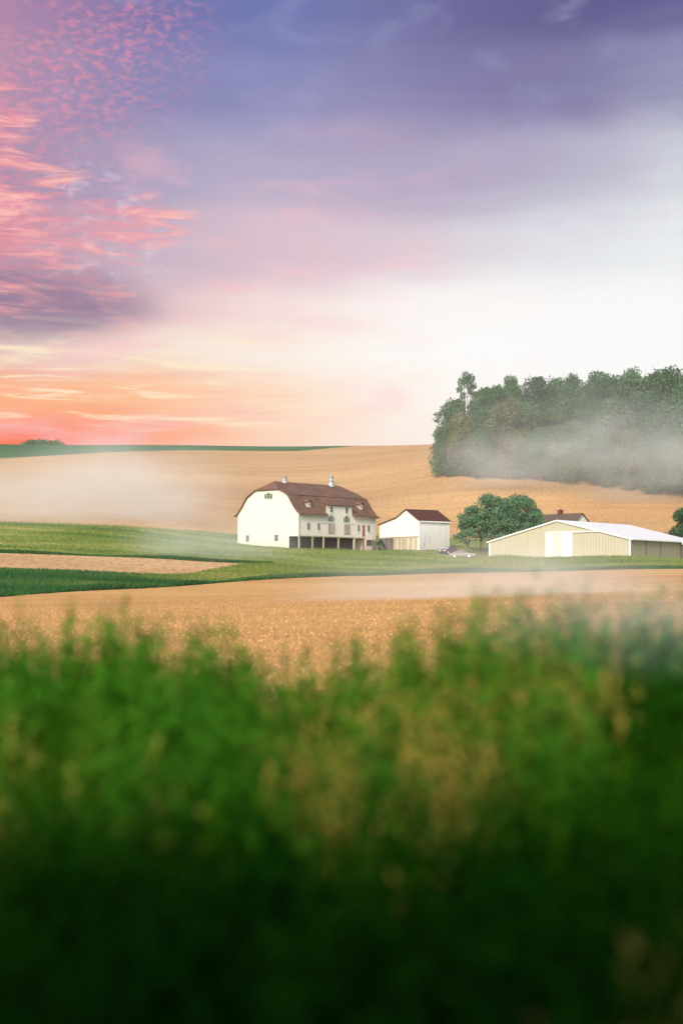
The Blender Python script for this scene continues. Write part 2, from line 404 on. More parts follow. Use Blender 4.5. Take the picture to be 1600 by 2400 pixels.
# ------------------------------------------------------------------ object helpers
def tag(o, label=None, cat=None, group=None, kind=None):
    if label: o['label'] = label
    if cat: o['category'] = cat
    if group: o['group'] = group
    if kind: o['kind'] = kind
    return o
def empty(name, loc, rz=0.0):
    o = bpy.data.objects.new(name, None)
    COL.objects.link(o)
    o.location = loc; o.rotation_euler = (0, 0, rz); o.empty_display_size = 0.5
    return o
class MB:
    """collects vertices and faces, then links them as ONE mesh object"""
    def __init__(s):
        s.v = []; s.f = []; s.mi = []
    def face(s, pts, m=0):
        i = len(s.v); s.v += [tuple(p) for p in pts]; s.f.append(tuple(range(i, i + len(pts)))); s.mi.append(m)
    def box(s, x0, x1, y0, y1, z0, z1, m=0):
        i = len(s.v)
        s.v += [(x, y, z) for z in (z0, z1) for y in (y0, y1) for x in (x0, x1)]
        for a in ((0, 2, 3, 1), (4, 5, 7, 6), (0, 1, 5, 4), (2, 6, 7, 3), (0, 4, 6, 2), (1, 3, 7, 5)):
            s.f.append(tuple(i + k for k in a)); s.mi.append(m)
    def prism(s, poly, axis, a0, a1, m=0):
        """poly in the other two axes, drawn out along axis from a0 to a1"""
        def P(p, a):
            l = list(p); l.insert(axis, a); return tuple(l)
        i = len(s.v); n = len(poly)
        s.v += [P(p, a0) for p in poly] + [P(p, a1) for p in poly]
        s.f.append(tuple(range(i, i + n))); s.mi.append(m)
        s.f.append(tuple(range(i + 2 * n - 1, i + n - 1, -1))); s.mi.append(m)
        for k in range(n):
            s.f.append((i + (k + 1) % n, i + k, i + n + k, i + n + (k + 1) % n)); s.mi.append(m)
    def tube(s, pts, radii, n=7, m=0):
        rings = []
        for k, p in enumerate(pts):
            p = Vector(p)
            t = (Vector(pts[min(k + 1, len(pts) - 1)]) - Vector(pts[max(k - 1, 0)])).normalized()
            a = t.orthogonal().normalized(); b = t.cross(a)
            i = len(s.v)
            for j in range(n):
                w_ = 2 * math.pi * j / n
                s.v.append(tuple(p + (a * math.cos(w_) + b * math.sin(w_)) * radii[k]))
            rings.append(i)
        for k in range(len(rings) - 1):
            for j in range(n):
                s.f.append((rings[k] + j, rings[k] + (j + 1) % n, rings[k + 1] + (j + 1) % n, rings[k + 1] + j)); s.mi.append(m)
        s.f.append(tuple(rings[0] + j for j in range(n))); s.mi.append(m)
        s.f.append(tuple(rings[-1] + j for j in range(n))); s.mi.append(m)
    def lathe(s, prof, cx, cy, n=12, m=0):
        """prof: list of (radius, z)"""
        rings = []
        for r, z in prof:
            i = len(s.v)
            s.v += [(cx + r * math.cos(2 * math.pi * (j + 0.5) / n), cy + r * math.sin(2 * math.pi * (j + 0.5) / n), z) for j in range(n)]
            rings.append(i)
        for k in range(len(rings) - 1):
            for j in range(n):
                s.f.append((rings[k] + j, rings[k] + (j + 1) % n, rings[k + 1] + (j + 1) % n, rings[k + 1] + j)); s.mi.append(m)
        s.f.append(tuple(rings[0] + j for j in range(n))); s.mi.append(m)
        s.f.append(tuple(rings[-1] + j for j in range(n))); s.mi.append(m)
    def build(s, name, mat, parent=None, smooth=False, solid=0.0, bevel=0.0):
        me = bpy.data.meshes.new(name)
        me.from_pydata(s.v, [], s.f)
        mats = mat if isinstance(mat, (list, tuple)) else [mat]
        for k in mats: me.materials.append(k)
        for p, k in zip(me.polygons, s.mi): p.material_index = k
        bm = bmesh.new(); bm.from_mesh(me)
        bmesh.ops.remove_doubles(bm, verts=bm.verts, dist=1e-5)
        if solid:
            bmesh.ops.recalc_face_normals(bm, faces=bm.faces)
            bmesh.ops.solidify(bm, geom=bm.faces[:], thickness=solid)
        if bevel:
            bmesh.ops.bevel(bm, geom=bm.edges[:], offset=bevel, segments=2, profile=0.6, affect='EDGES')
        bmesh.ops.recalc_face_normals(bm, faces=bm.faces)
        if smooth:
            for f_ in bm.faces: f_.smooth = True
        bm.to_mesh(me); bm.free()
        o = bpy.data.objects.new(name, me)
        COL.objects.link(o)
        if parent: o.parent = parent
        return o
def np_mesh(name, verts, nper, mat, parent=None, mi=None):
    """a mesh of separate polygons of nper corners each from an (n*nper, 3) array"""
    n = len(verts) // nper
    me = bpy.data.meshes.new(name)
    me.vertices.add(n * nper); me.loops.add(n * nper); me.polygons.add(n)
    me.vertices.foreach_set('co', np.ascontiguousarray(verts, dtype=np.float32).ravel())
    me.loops.foreach_set('vertex_index', np.arange(n * nper, dtype=np.int32))
    me.polygons.foreach_set('loop_start', np.arange(0, n * nper, nper, dtype=np.int32))
    try:
        me.polygons.foreach_set('loop_total', np.full(n, nper, dtype=np.int32))
    except Exception:
        pass
    for k in (mat if isinstance(mat, (list, tuple)) else [mat]): me.materials.append(k)
    if mi is not None: me.polygons.foreach_set('material_index', np.asarray(mi, dtype=np.int32))
    me.update(calc_edges=True)
    me.validate()
    o = bpy.data.objects.new(name, me)
    COL.objects.link(o)
    if parent: o.parent = parent
    return o

# ------------------------------------------------------------------ terrain: height of the land at (bearing, distance)
CTRL = []
def cp(px, Y, py): CTRL.append((px, Y, py))
for px, pts in {
    -300: [(14, 1894), (40, 1560), (100, 1446), (160, 1408), (200, 1336), (236, 1296), (316, 1222), (440, 1130), (570, 1078), (690, 1041), (800, 1062), (1500, 1290)],
    0: [(14, 1894), (40, 1560), (100, 1441), (165, 1399), (205, 1332), (240, 1296), (320, 1224), (440, 1128), (570, 1075), (690, 1041), (800, 1062), (1500, 1290)],
    400: [(14, 1894), (40, 1556), (100, 1432), (190, 1375), (213, 1348), (241, 1312), (328, 1241), (440, 1135), (600, 1055), (690, 1043), (800, 1062), (1500, 1290)],
    800: [(14, 1894), (40, 1552), (100, 1420), (220, 1350), (260, 1322), (440, 1145), (600, 1063), (680, 1045), (800, 1066), (1500, 1290)],
    1020: [(14, 1894), (40, 1548), (100, 1414), (224, 1344), (420, 1140), (660, 1041), (800, 1070), (1500, 1290)],
    1300: [(14, 1894), (40, 1545), (100, 1407), (226, 1339), (415, 1138), (620, 1030), (800, 1075), (1500, 1290)],
    1600: [(14, 1894), (40, 1545), (100, 1402), (226, 1333), (402, 1168), (600, 1025), (800, 1080), (1500, 1290)],
    1950: [(14, 1894), (40, 1545), (100, 1400), (226, 1330), (400, 1180), (600, 1030), (800, 1085), (1500, 1290)],
}.items():
    for Y, py in pts: cp(px, Y, py)
for a in ((230, 210, 1344), (440, 214, 1347), (520, 228, 1333), (620, 242, 1321), (520, 242, 1318), (314, 242, 1306.6),
          (300, 325, 1234), (500, 332, 1248), (560, 335, 1253), (702, 300, 1287), (880, 317, 1291), (553, 311.5, 1273), (790, 306, 1289.5),
          (982, 305, 1289.5), (1053, 310, 1288.5), (889, 315, 1291), (930, 298, 1294),
          (1476, 265, 1308.5), (1145, 283, 1312.5), (1310, 274, 1310.5), (1637, 286, 1313), (1083, 292, 1308), (1050, 299, 1299),
          (1124, 307, 1297), (1330, 335, 1276), (900, 345, 1253), (1070, 342, 1262), (1060, 430, 1115), (1150, 423, 1122)):
    cp(*a)
CT = np.array(CTRL, float)
def warp_c(px, Y):
    return np.stack([np.asarray(px) / 420.0, np.log(np.asarray(Y)) * 4.0], -1)
CX = warp_c(CT[:, 0], CT[:, 1])
def phi(r2):
    return 0.5 * r2 * np.log(r2 + 1e-12)
_n = len(CX)
A = np.zeros((_n + 3, _n + 3))
A[:_n, :_n] = phi(((CX[:, None] - CX[None]) ** 2).sum(-1)) + np.eye(_n) * 1e-3
A[:_n, _n] = 1; A[:_n, _n + 1:] = CX; A[_n, :_n] = 1; A[_n + 1:, :_n] = CX.T
SOL = np.linalg.solve(A, np.r_[CT[:, 2], 0, 0, 0])
def gz(x, Y):
    """ground height at world x, y (y > 13)"""
    x = np.atleast_1d(np.asarray(x, float)); Y = np.atleast_1d(np.asarray(Y, float))
    px = np.clip(800 + F * x / Y, -300, 1950)
    c = warp_c(px, Y).reshape(-1, 2)
    out = np.empty(len(c))
    for i in range(0, len(c), 20000):
        cc = c[i:i + 20000]
        out[i:i + 20000] = phi(((cc[:, None] - CX[None]) ** 2).sum(-1)) @ SOL[:_n] + SOL[_n] + cc @ SOL[_n + 1:]
    return ((1380 - out.reshape(px.shape)) / F * Y)
def at(px, Y):
    x = (px - 800) / F * Y
    return x, Y, float(gz(x, Y)[0])

XS = [-4000, 0, 100, 230, 300, 400, 440, 470, 520, 560, 620, 700, 800, 900, 1020, 1200, 1300, 1400, 1600, 6000]
def curve(pts):
    a = np.array(pts, float)
    return lambda px: np.interp(px, a[:, 0], a[:, 1])
c_bank = lambda px: np.full_like(np.asarray(px, float), 14.0)
c_front = curve([(0, 165), (300, 183), (400, 190), (600, 206), (800, 220), (1020, 224), (1200, 226), (1600, 226)])
c_low = curve([(0, 205), (230, 210), (440, 214), (470, 221), (520, 228), (570, 236), (620, 242), (800, 244), (1600, 244)])
c_high = curve([(0, 240), (314, 242), (520, 242), (620, 242.0), (800, 244), (1600, 244)])
c_hill = curve([(0, 320), (300, 325), (400, 328), (500, 332), (560, 335), (900, 345), (1070, 342), (1300, 335), (1600, 322)])
c_top = curve([(0, 570), (200, 583), (400, 597), (600, 612), (700, 622), (800, 655), (840, 679), (1020, 660), (1300, 620), (1600, 600)])
c_crest = curve([(0, 690), (400, 690), (800, 681), (840, 679), (1020, 660), (1300, 620), (1600, 600)])
c_back = lambda px: np.full_like(np.asarray(px, float), 1500.0)

US = np.concatenate([np.linspace(-1.6, -0.62, 10, endpoint=False), np.linspace(-0.62, -0.26, 24, endpoint=False), np.linspace(-0.26, 0.26, 300), np.linspace(0.26, 0.62, 25)[1:], np.linspace(0.62, 1.6, 11)[1:]])
PXS = 800 + F * US
def wob(px, seed, amp):
    return amp * (np.sin(px / 41.0 + seed) * 0.5 + np.sin(px / 17.3 + seed * 2.1) * 0.3 + np.sin(px / 7.1 + seed * 3.7) * 0.25)
def strip(name, ca, cb, nrow, mat, wa=0, wb=0, power=1.0):
    ya = ca(PXS) + wa; yb = cb(PXS) + wb
    t = np.linspace(0, 1, nrow) ** power
    Y = ya[None] + (yb - ya)[None] * t[:, None]
    X = US[None] * Y
    Zc = gz(X.ravel(), Y.ravel()).reshape(X.shape)
    nc = len(US)
    V = np.stack([X, Y, Zc], -1).reshape(-1, 3)
    faces = []
    for r in range(nrow - 1):
        for k in range(nc - 1):
            if (yb - ya)[k] + (yb - ya)[k + 1] > 0.3:
                faces.append((r * nc + k, r * nc + k + 1, (r + 1) * nc + k + 1, (r + 1) * nc + k))
    me = bpy.data.meshes.new(name)
    me.from_pydata(V.tolist(), [], faces)
    me.materials.append(mat)
    for p in me.polygons: p.use_smooth = True
    o = bpy.data.objects.new(name, me)
    COL.objects.link(o)
    o['kind'] = 'structure'
    return o
w_low = wob(PXS, 1.0, 1.2); w_front = wob(PXS, 2.0, 1.0); w_hill = wob(PXS, 5.0, 1.6)
strip('ploughed_field', c_bank, c_front, 90, M['near_soil'], 0, w_front, 1.7)
strip('grass_field', c_front, c_low, 24, M['margin'], w_front, 0)
strip('ploughed_strip', c_low, c_high, 14, M['strip_soil'])
strip('meadow', c_high, c_hill, 50, M['meadow'], 0, w_hill)
strip('ploughed_hill', c_hill, c_top, 90, M['hill_soil'], w_hill, 0)
strip('hilltop_field', c_top, c_crest, 24, M['crop'])
strip('far_terrain', c_crest, c_back, 24, M['meadow'])

# bank under the camera: the ground the foreground grass stands on
def top_py(px):
    return np.interp(px, [-400, 0, 120, 230, 350, 480, 620, 760, 860, 960, 1050, 1200, 1400, 1600, 2000],
                     [1500, 1500, 1515, 1490, 1512, 1540, 1565, 1595, 1565, 1530, 1500, 1462, 1462, 1448, 1440])
EDGE = 8.0
def canopy(x, Y):
    """height of the grass tops"""
    px = 800 + F * x / np.maximum(Y, 2.0)
    t8 = (1415 - top_py(px)) / F * EDGE
    near = -0.92
    t = np.clip((Y - 2.2) / (EDGE - 2.2), -0.6, 1.0)
    return near + (t8 - near) * t
def bank_z(x, Y):
    z = canopy(x, np.minimum(Y, EDGE)) - 0.95
    far = gz(np.clip(x, -40, 40), np.full_like(x, 14.2))
    t = np.clip((Y - EDGE - 0.5) / (14.2 - EDGE - 0.5), 0, 1); t = t * t * (3 - 2 * t)
    return z * (1 - t) + far * t
gx = np.concatenate([np.linspace(-60, -6, 20, endpoint=False), np.linspace(-6, 6, 60), np.linspace(6, 60, 21)[1:]])
gy = np.concatenate([np.linspace(-60, 0, 12, endpoint=False), np.linspace(0, 14.4, 50)])
GX, GY = np.meshgrid(gx, gy)
GZ = bank_z(GX.ravel(), GY.ravel()).reshape(GX.shape) + 0.03 * np.sin(GX * 3.1) * np.cos(GY * 2.3)
V = np.stack([GX, GY, GZ], -1).reshape(-1, 3)
nc = len(gx)
me = bpy.data.meshes.new('bank')
me.from_pydata(V.tolist(), [], [(r * nc + k, r * nc + k + 1, (r + 1) * nc + k + 1, (r + 1) * nc + k) for r in range(len(gy) - 1) for k in range(nc - 1)])
m_, h_ = new_mat('bank_earth')
M['bank_earth'] = finish(m_, h_, h_.ramp(h_.noise(pos(h_), 3.0, 5), [(0.35, (0.03, 0.035, 0.012)), (0.65, (0.06, 0.075, 0.025))]), 1.0)
me.materials.append(M['bank_earth'])
for p in me.polygons: p.use_smooth = True
bank = bpy.data.objects.new('bank', me); COL.objects.link(bank); bank['kind'] = 'structure'

# ------------------------------------------------------------------ building frames: pixel -> local coordinates on a wall
class Frame:
    def __init__(s, X, D, zb, b):
        s.o = Vector((X, D, zb)); s.b = b; s.R = Matrix.Rotation(b, 3, 'Z')
    def hit(s, px, py, n, dist):
        """local point where the sight line meets the local plane n.p = dist"""
        dirv = Vector(((px - 800) / F, 1.0, (1380 - py) / F))
        lo = s.R.transposed() @ (-s.o); ld = s.R.transposed() @ dirv
        n = Vector(n)
        return lo + ld * ((dist - n.dot(lo)) / n.dot(ld))

def window(parent, wall, a0, a1, z0, z1, base, lites=(2, 3), frame=None, fw=0.09, proud=0.05, sill=True, name='window'):
    """a window on local plane: wall 'y' = faces -y at y=base, wall 'x' = faces -x at x=base, 'X' = faces +x"""
    fr = MB(); pn = MB()
    def B(mb, u0, u1, w0, w1, n0, n1):
        if wall == 'y': mb.box(u0, u1, base - n1, base - n0, w0, w1)
        elif wall == 'x': mb.box(base - n1, base - n0, u0, u1, w0, w1)
        else: mb.box(base + n0, base + n1, u0, u1, w0, w1)
    B(fr, a0, a0 + fw, z0, z1, 0.003, proud); B(fr, a1 - fw, a1, z0, z1, 0.003, proud)
    B(fr, a0 + fw, a1 - fw, z1 - fw, z1, 0.003, proud); B(fr, a0 + fw, a1 - fw, z0, z0 + fw, 0.003, proud)
    nx, nz = lites
    for i in range(1, nx):
        u = a0 + fw + (a1 - a0 - 2 * fw) * i / nx
        B(fr, u - 0.02, u + 0.02, z0 + fw, z1 - fw, 0.016, proud - 0.012)
    for i in range(1, nz):
        v = z0 + fw + (z1 - z0 - 2 * fw) * i / nz
        B(fr, a0 + fw, a1 - fw, v - 0.02, v + 0.02, 0.016, proud - 0.016)
    B(pn, a0 + fw - 0.01, a1 - fw + 0.01, z0 + fw - 0.01, z1 - fw + 0.01, 0.002, 0.014)
    f = fr.build(name, frame or M['frame_green'], parent)
    pn.build('pane', M['pane'], f)
    if sill:
        sl = MB(); B(sl, a0 - 0.08, a1 + 0.08, z0 - 0.09, z0 - 0.003, 0.003, proud + 0.07); sl.build('sill', M['trim_white'], f)
    return f

# ================================================================== BARN
BF = Frame(-8.297, 300, 7.804, 0.835)
bW, bL, bHE, bHK, bSK, bHC, bSC, bHR, bRI = 17.17, 22.94, 7.05, 10.51, 2.91, 11.89, 5.30, 13.57, 1.88
barn = empty('barn', BF.o, BF.b)
tag(barn, 'large old white barn with brown gambrel roof and two ridge vents', 'barn')
def ZB(zx, zy): return 520 + zx / 3.92, 1090 + zy / 3.92
def bf(zx, zy):      # on the front wall: (along, height)
    p = BF.hit(*ZB(zx, zy), (0, 1, 0), 0.0); return p.x, p.z
def bg(zx, zy):      # on the gable wall: (depth, height)
    p = BF.hit(*ZB(zx, zy), (1, 0, 0), 0.0); return p.y, p.z
REC = 2.7            # depth of the open forebay
HF = 2.52            # underside of the forebay
t_end = bf(1312, 700)[0]
wl = MB()
wl.prism([(0, HF), (0, bHE), (bSK, bHK - 0.02), (bSC, bHC), (bW - bSC, bHC), (bW - bSK, bHK - 0.02), (bW, bHE), (bW, HF)], 0, 0, bL)
upper = wl.build('wall', M['barn_white'], barn)
st_ = MB(); st_.box(0.0, bL, REC, bW, -1.2, HF)
st_.build('foundation_wall', M['stone_white'], barn)
eb = MB(); eb.box(t_end, bL, 0.0, REC, -1.2, HF); eb.build('corner_bay', M['stone_white'], barn)
dk = MB(); dk.box(0.05, t_end - 0.003, REC - 0.06, REC - 0.003, -0.4, HF - 0.003); dk.build('forebay_shade', M['dark_wood'], barn)  # dark panel, its colour deepens the shade inside the open forebay
fl_ = MB(); fl_.box(0.0, t_end - 0.003, 0.0, REC - 0.065, -1.0, 0.01); fl_.build('forebay_floor', M['bank_earth'], barn)
for zx in (714, 838, 938, 1075, 1218, 1303):
    t = bf(zx, 700)[0]
    p_ = MB(); hw = 0.13
    p_.box(t - hw, t + hw, 0.03, 0.31, -0.5, HF - 0.003)
    p_.box(t - hw - 0.1, t + hw + 0.1, 0.02, 0.32, HF - 0.28, HF - 0.004)
    p_.build('post', M['red_door'] if zx == 1303 else M['weathered'], barn)
bm_ = MB(); bm_.box(0.0, t_end, -0.03, -0.003, HF - 0.02, HF + 0.16); bm_.build('forebay_beam', M['weathered'], barn)
d0 = bf(957, 420)[0]; d1 = bf(1196, 420)[0]
# roof
sl_u = (bHR - bHK) / (bW / 2 - bSK)
def zu(y): return bHK + (y - bSK) * sl_u
OV = 0.42
rf = MB()
for sgn in (0, 1):
    Yf = (lambda y: y) if sgn == 0 else (lambda y: bW - y)
    rf.face([(bRI, Yf(bW / 2), bHR), (-OV, Yf(bSC), zu(bSC)), (-OV, Yf(bSK), bHK), (bL + OV, Yf(bSK), bHK), (bL + OV, Yf(bSC), zu(bSC)), (bL - bRI, Yf(bW / 2), bHR)])
    prof = [(bSK, bHK), (1.2, bHK - 2.15), (0.25, bHE + 0.28), (-0.35, bHE - 0.12), (-0.78, bHE - 0.30)]
    for (ya, za), (yb, zb_) in zip(prof, prof[1:]):
        for xa, xb in (((-OV, d0 + 0.02), (d1 - 0.02, bL + OV)) if sgn == 0 else ((-OV, bL + OV),)):
            rf.face([(xa, Yf(ya), za), (xb, Yf(ya), za), (xb, Yf(yb), zb_), (xa, Yf(yb), zb_)])
for x0, xr in ((-OV, bRI), (bL + OV, bL - bRI)):
    rf.face([(xr, bW / 2, bHR), (x0, bSC, zu(bSC)), (x0, bW - bSC, zu(bSC))])
for f_ in range(1): pass
rf.v = [(x, y, z + 0.17) for x, y, z in rf.v]
roof = rf.build('roof', M['barn_roof'], barn, solid=0.15)
# fascia along the eave and up the rake
for xa, xb in ((-0.3, d0 - 0.02), (d1 + 0.02, bL + 0.3)):
    fa = MB(); fa.box(xa, xb, -0.66, -0.60, bHE - 0.42, bHE - 0.20); fa.build('eave_board', M['weathered'], barn)
gu = MB(); gu.tube([(-0.35, -0.62, bHE - 0.25), (-0.06, -0.10, bHE - 0.9), (-0.06, -0.10, HF + 0.05)], [0.06, 0.055, 0.055], 6)
gu.build('downspout', M['weathered_dark'], barn)
# wall dormer rising through the eave
dw = MB()
dw.prism([(-0.006, bHE - 0.55), (-0.006, zu(0) - 0.02), (bSK, bHK - 0.05), (bSK, bHE - 0.55)], 0, d0 + 0.06, d1 - 0.06)
dormer = dw.build('dormer', M['barn_white'], barn)
for xa, xb in ((d0, d0 + 0.055), (d1 - 0.055, d1)):
    ck = MB(); ck.prism([(0.06, bHE + 0.1), (0.06, zu(0.06) - 0.03), (bSK, bHK - 0.06), (bSK, bHE + 0.1)], 0, xa, xb); ck.build('dormer_cheek', M['barn_roof'], dormer)
dr = MB()
zf = lambda y: zu(y) + 0.22
dr.face([(d0 - 0.25, bSK + 1.2, zf(bSK + 1.2)), (d1 + 0.25, bSK + 1.2, zf(bSK + 1.2)), (d1 + 0.25, -0.42, zf(-0.42)), (d0 - 0.25, -0.42, zf(-0.42))])
dr.build('dormer_roof', M['barn_roof'], dormer, solid=0.14)
# windows, front
def bwin(z, lites=(2, 3), base=0.0, **k):
    a0, h1 = bf(z[0], z[1]); a1, h0 = bf(z[2], z[3])
    return window(barn, 'y', a0, a1, h0, h1, base, lites, **k)
for z in ((993, 382, 1018, 438), (1133, 388, 1158, 446)): bwin(z, (2, 3), base=-0.006)
for z in ((783, 530, 809, 596), (877, 534, 901, 600), (1244, 550, 1267, 612), (1335, 552, 1358, 616)): bwin(z, (2, 4))
for z in ((989, 460, 1016, 522), (1131, 466, 1159, 530)):
    bwin(z, (2, 3))
for z in ((974, 474, 988.5, 522), (1016.5, 474, 1031, 522), (1116, 480, 1130.5, 530), (1159.5, 482, 1173, 530)):
    bwin(z, (1, 3))
bwin((1325, 685, 1391, 748), (2, 1), frame=M['weathered_door'])
for z in ((974, 536, 1033, 632), (1116, 545, 1175, 638)):
    a0, h1 = bf(z[0], z[1]); a1, h0 = bf(z[2], z[3])
    dm = MB(); dm.box(a0, a1, -0.09, -0.003, h0, h1); dd = dm.build('door', M['weathered_door'], barn)
    for hb0 in (h0 + 0.25, h1 - 0.42):
        bt = MB(); bt.box(a0 + 0.05, a1 - 0.05, -0.12, -0.093, hb0, hb0 + 0.17); bt.build('batten', M['weathered'], dd)
a0, h1 = bf(1288, 553); a1, h0 = bf(1310, 655)
dm = MB(); dm.box(a0, a1, -0.08, -0.003, h0, h1); dd = dm.build('door', M['red_door'], barn); dd['label'] = 'narrow red upper door'
tr_ = MB(); ta, th = bf(905, 533); tb, th2 = bf(1243, 547)
for ua, ub in ((ta, bf(972, 535)[0]), (bf(1177, 540)[0], tb)):
    tr_ = MB(); tr_.box(ua, ub, -0.06, -0.003, (th + th2) / 2 - 0.05, (th + th2) / 2 + 0.05); tr_.build('door_track', M['weathered'], barn)
# windows, gable
def gwin(z, lites=(2, 3), **k):
    y1, h1 = bg(z[0], z[1]); y0, h0 = bg(z[2], z[3])
    return window(barn, 'x', y0, y1, h0, h1, 0.0, lites, **k)
gwin((416, 253, 442, 311), (2, 3)); gwin((391, 266, 415, 311), (2, 3)); gwin((443, 263, 467, 311), (2, 3))
gwin((221, 645, 251, 706), (2, 3), frame=M['weathered_door']); gwin((484, 640, 517, 700), (2, 3), frame=M['weathered_door'])
# small gabled dormers low on the roof
rl = (bHK - (bHE + 0.28)) / (bSK - 0.25)
nrm = Vector((0, -rl, 1)); dist = nrm.dot(Vector((0, bSK, bHK + 0.17)))
for z in ((798, 384), (1276, 404)):
    p = BF.hit(*ZB(*z), nrm, dist)
    x, y, zz = p
    hw, hh, dp = 0.55, 0.95, 1.25
    db = MB(); db.prism([(x - hw, zz - 0.25), (x + hw, zz - 0.25), (x + hw, zz + hh), (x, zz + hh + 0.42), (x - hw, zz + hh)], 1, y - 0.02, y + dp)
    dv = db.build('roof_dormer', M['weathered'], barn)
    r2 = MB()
    for s in (-1, 1):
        r2.face([(x, y - 0.35, zz + hh + 0.55), (x, y + dp + 0.5, zz + hh + 0.55), (x + s * (hw + 0.28), y + dp + 0.5, zz + hh - 0.05), (x + s * (hw + 0.28), y - 0.35, zz + hh - 0.05)])
    r2.build('dormer_roof', M['barn_roof'], dv, solid=0.09)
    fm = MB(); fm.box(x - 0.40, x - 0.28, y - 0.08, y - 0.025, zz + 0.02, zz + 0.86); fm.box(x + 0.28, x + 0.40, y - 0.08, y - 0.025, zz + 0.02, zz + 0.86)
    fm.box(x - 0.28, x + 0.28, y - 0.08, y - 0.025, zz + 0.74, zz + 0.86); fm.box(x - 0.28, x + 0.28, y - 0.08, y - 0.025, zz + 0.02, zz + 0.12); fm.box(x - 0.03, x + 0.03, y - 0.07, y - 0.04, zz + 0.12, zz + 0.74)
    fm.build('window_frame', M['trim_white'], dv)
    pm = MB(); pm.box(x - 0.28, x + 0.28, y - 0.04, y - 0.024, zz + 0.12, zz + 0.74); pm.build('pane', M['pane'], dv)
# ridge vents
def ridge_x(zx): return BF.hit(*ZB(zx, 180), (0, 1, 0), bW / 2).x
xv = ridge_x(572)
vt = MB(); vt.lathe([(0.85, bHR - 0.15), (0.78, bHR + 0.25), (0.55, bHR + 0.55), (0.52, bHR + 1.0), (0.66, bHR + 1.05), (0.66, bHR + 1.2), (0.45, bHR + 1.28)], xv, bW / 2, 10)
vt.build('ridge_vent', M['metal_grey'], barn)
xv = ridge_x(1001)
vt = MB(); vt.lathe([(0.95, bHR - 0.2), (0.80, bHR + 0.45), (0.62, bHR + 0.85), (0.60, bHR + 0.9), (0.74, bHR + 0.95), (0.50, bHR + 1.3), (0.42, bHR + 1.75), (0.56, bHR + 1.8), (0.56, bHR + 1.95), (0.30, bHR + 2.25), (0.10, bHR + 2.4), (0.05, bHR + 2.75), (0.02, bHR + 3.1)], xv, bW / 2, 10)
vt.build('ventilator', M['metal_grey'], barn)

# ================================================================== WHITE SHED
SF = Frame(15.416, 305, 7.747, 0.647)
sW, sL, sHE, sHP, sSP, sHK, sSK, sHL = 12.72, 7.95, 5.88, 8.13, 3.965, 6.54, 7.144, 5.34
shed = empty('white_shed', SF.o, SF.b)
tag(shed, 'small white saltbox outbuilding with dark maroon roof beside the barn', 'shed')
def ZS(zx, zy): return 860 + zx / 5.6, 1160 + zy / 5.6
def sg(zx, zy):
    p = SF.hit(*ZS(zx, zy), (1, 0, 0), 0.0); return p.y, p.z
hb = sg(600, 545)[1]       # top of the weathered lower boards
wm = MB(); wm.prism([(0, hb), (0, sHE), (sSP, sHP), (sSK, sHK), (sW, sHL), (sW, hb)], 0, 0, sL)
wm.build('wall', M['lap_white'], shed)
wm = MB(); wm.box(-0.045, sL, -0.0, 0.003, -0.8, 0.0) if False else None
wm.box(0.0, sL, -0.012, -0.002, hb - 4.6 if hb > 4.6 else -0.6, sHE - 0.15); wm.build('side_wall', M['lap_worn'], shed)
lw = MB(); lw.box(0.04, sL - 0.04, 0.02, sW - 0.04, -0.8, hb - 0.003); lw.build('lower_wall', M['dark_wood'], shed)
y_a, y_b, y_c, y_d = sg(205, 640)[0], sg(352, 640)[0], sg(458, 640)[0], sg(512, 640)[0]
for (ya, yb, mm) in ((y_b + 0.05, y_a, 'weathered_dark'), (y_c + 0.04, y_b - 0.02, 'weathered'), (y_d + 0.04, y_c - 0.03, 'weathered'), (0.35, y_d - 0.02, 'weathered')):
    b_ = MB(); b_.box(-0.03, 0.035, ya, yb, -0.5, hb - 0.18); b_.build('door', M[mm], shed)
b_ = MB(); b_.box(0.0, 0.05, y_a + 0.02, sW, -0.5, hb - 0.18); b_.build('side_boards', M['weathered'], shed)
b_ = MB(); b_.box(-0.08, -0.003, 0.0, y_a, hb - 0.16, hb + 0.06); b_.build('door_track', M['weathered_door'], shed)
b_ = MB(); b_.box(-0.05, 0.0, -0.05, 0.30, -0.5, sHE - 0.1); b_.build('corner_board', M['trim_white'], shed)
rm = MB()
for (ya, za), (yb, zb_) in zip([(-0.32, sHE - 0.18), (sSP, sHP), (sSK, sHK), (sW + 0.3, sHL - 0.07)], [(sSP, sHP), (sSK, sHK), (sW + 0.3, sHL - 0.07)]):
    rm.face([(-0.28, ya, za + 0.14), (sL + 0.25, ya, za + 0.14), (sL + 0.25, yb, zb_ + 0.14), (-0.28, yb, zb_ + 0.14)])
rm.build('roof', M['maroon_roof'], shed, solid=0.12)
b_ = MB(); b_.box(-0.2, sL + 0.18, -0.36, -0.31, sHE - 0.36, sHE - 0.14); b_.build('eave_board', M['trim_white'], shed)
a = SF.hit(*ZS(991, 372), (0, 1, 0), 0.0)
b_ = MB(); b_.box(a.x - 0.1, a.x + 0.1, -0.16, -0.012, a.z - 0.2, a.z + 0.2); b_.build('wall_lamp', M['metal_grey'], shed)

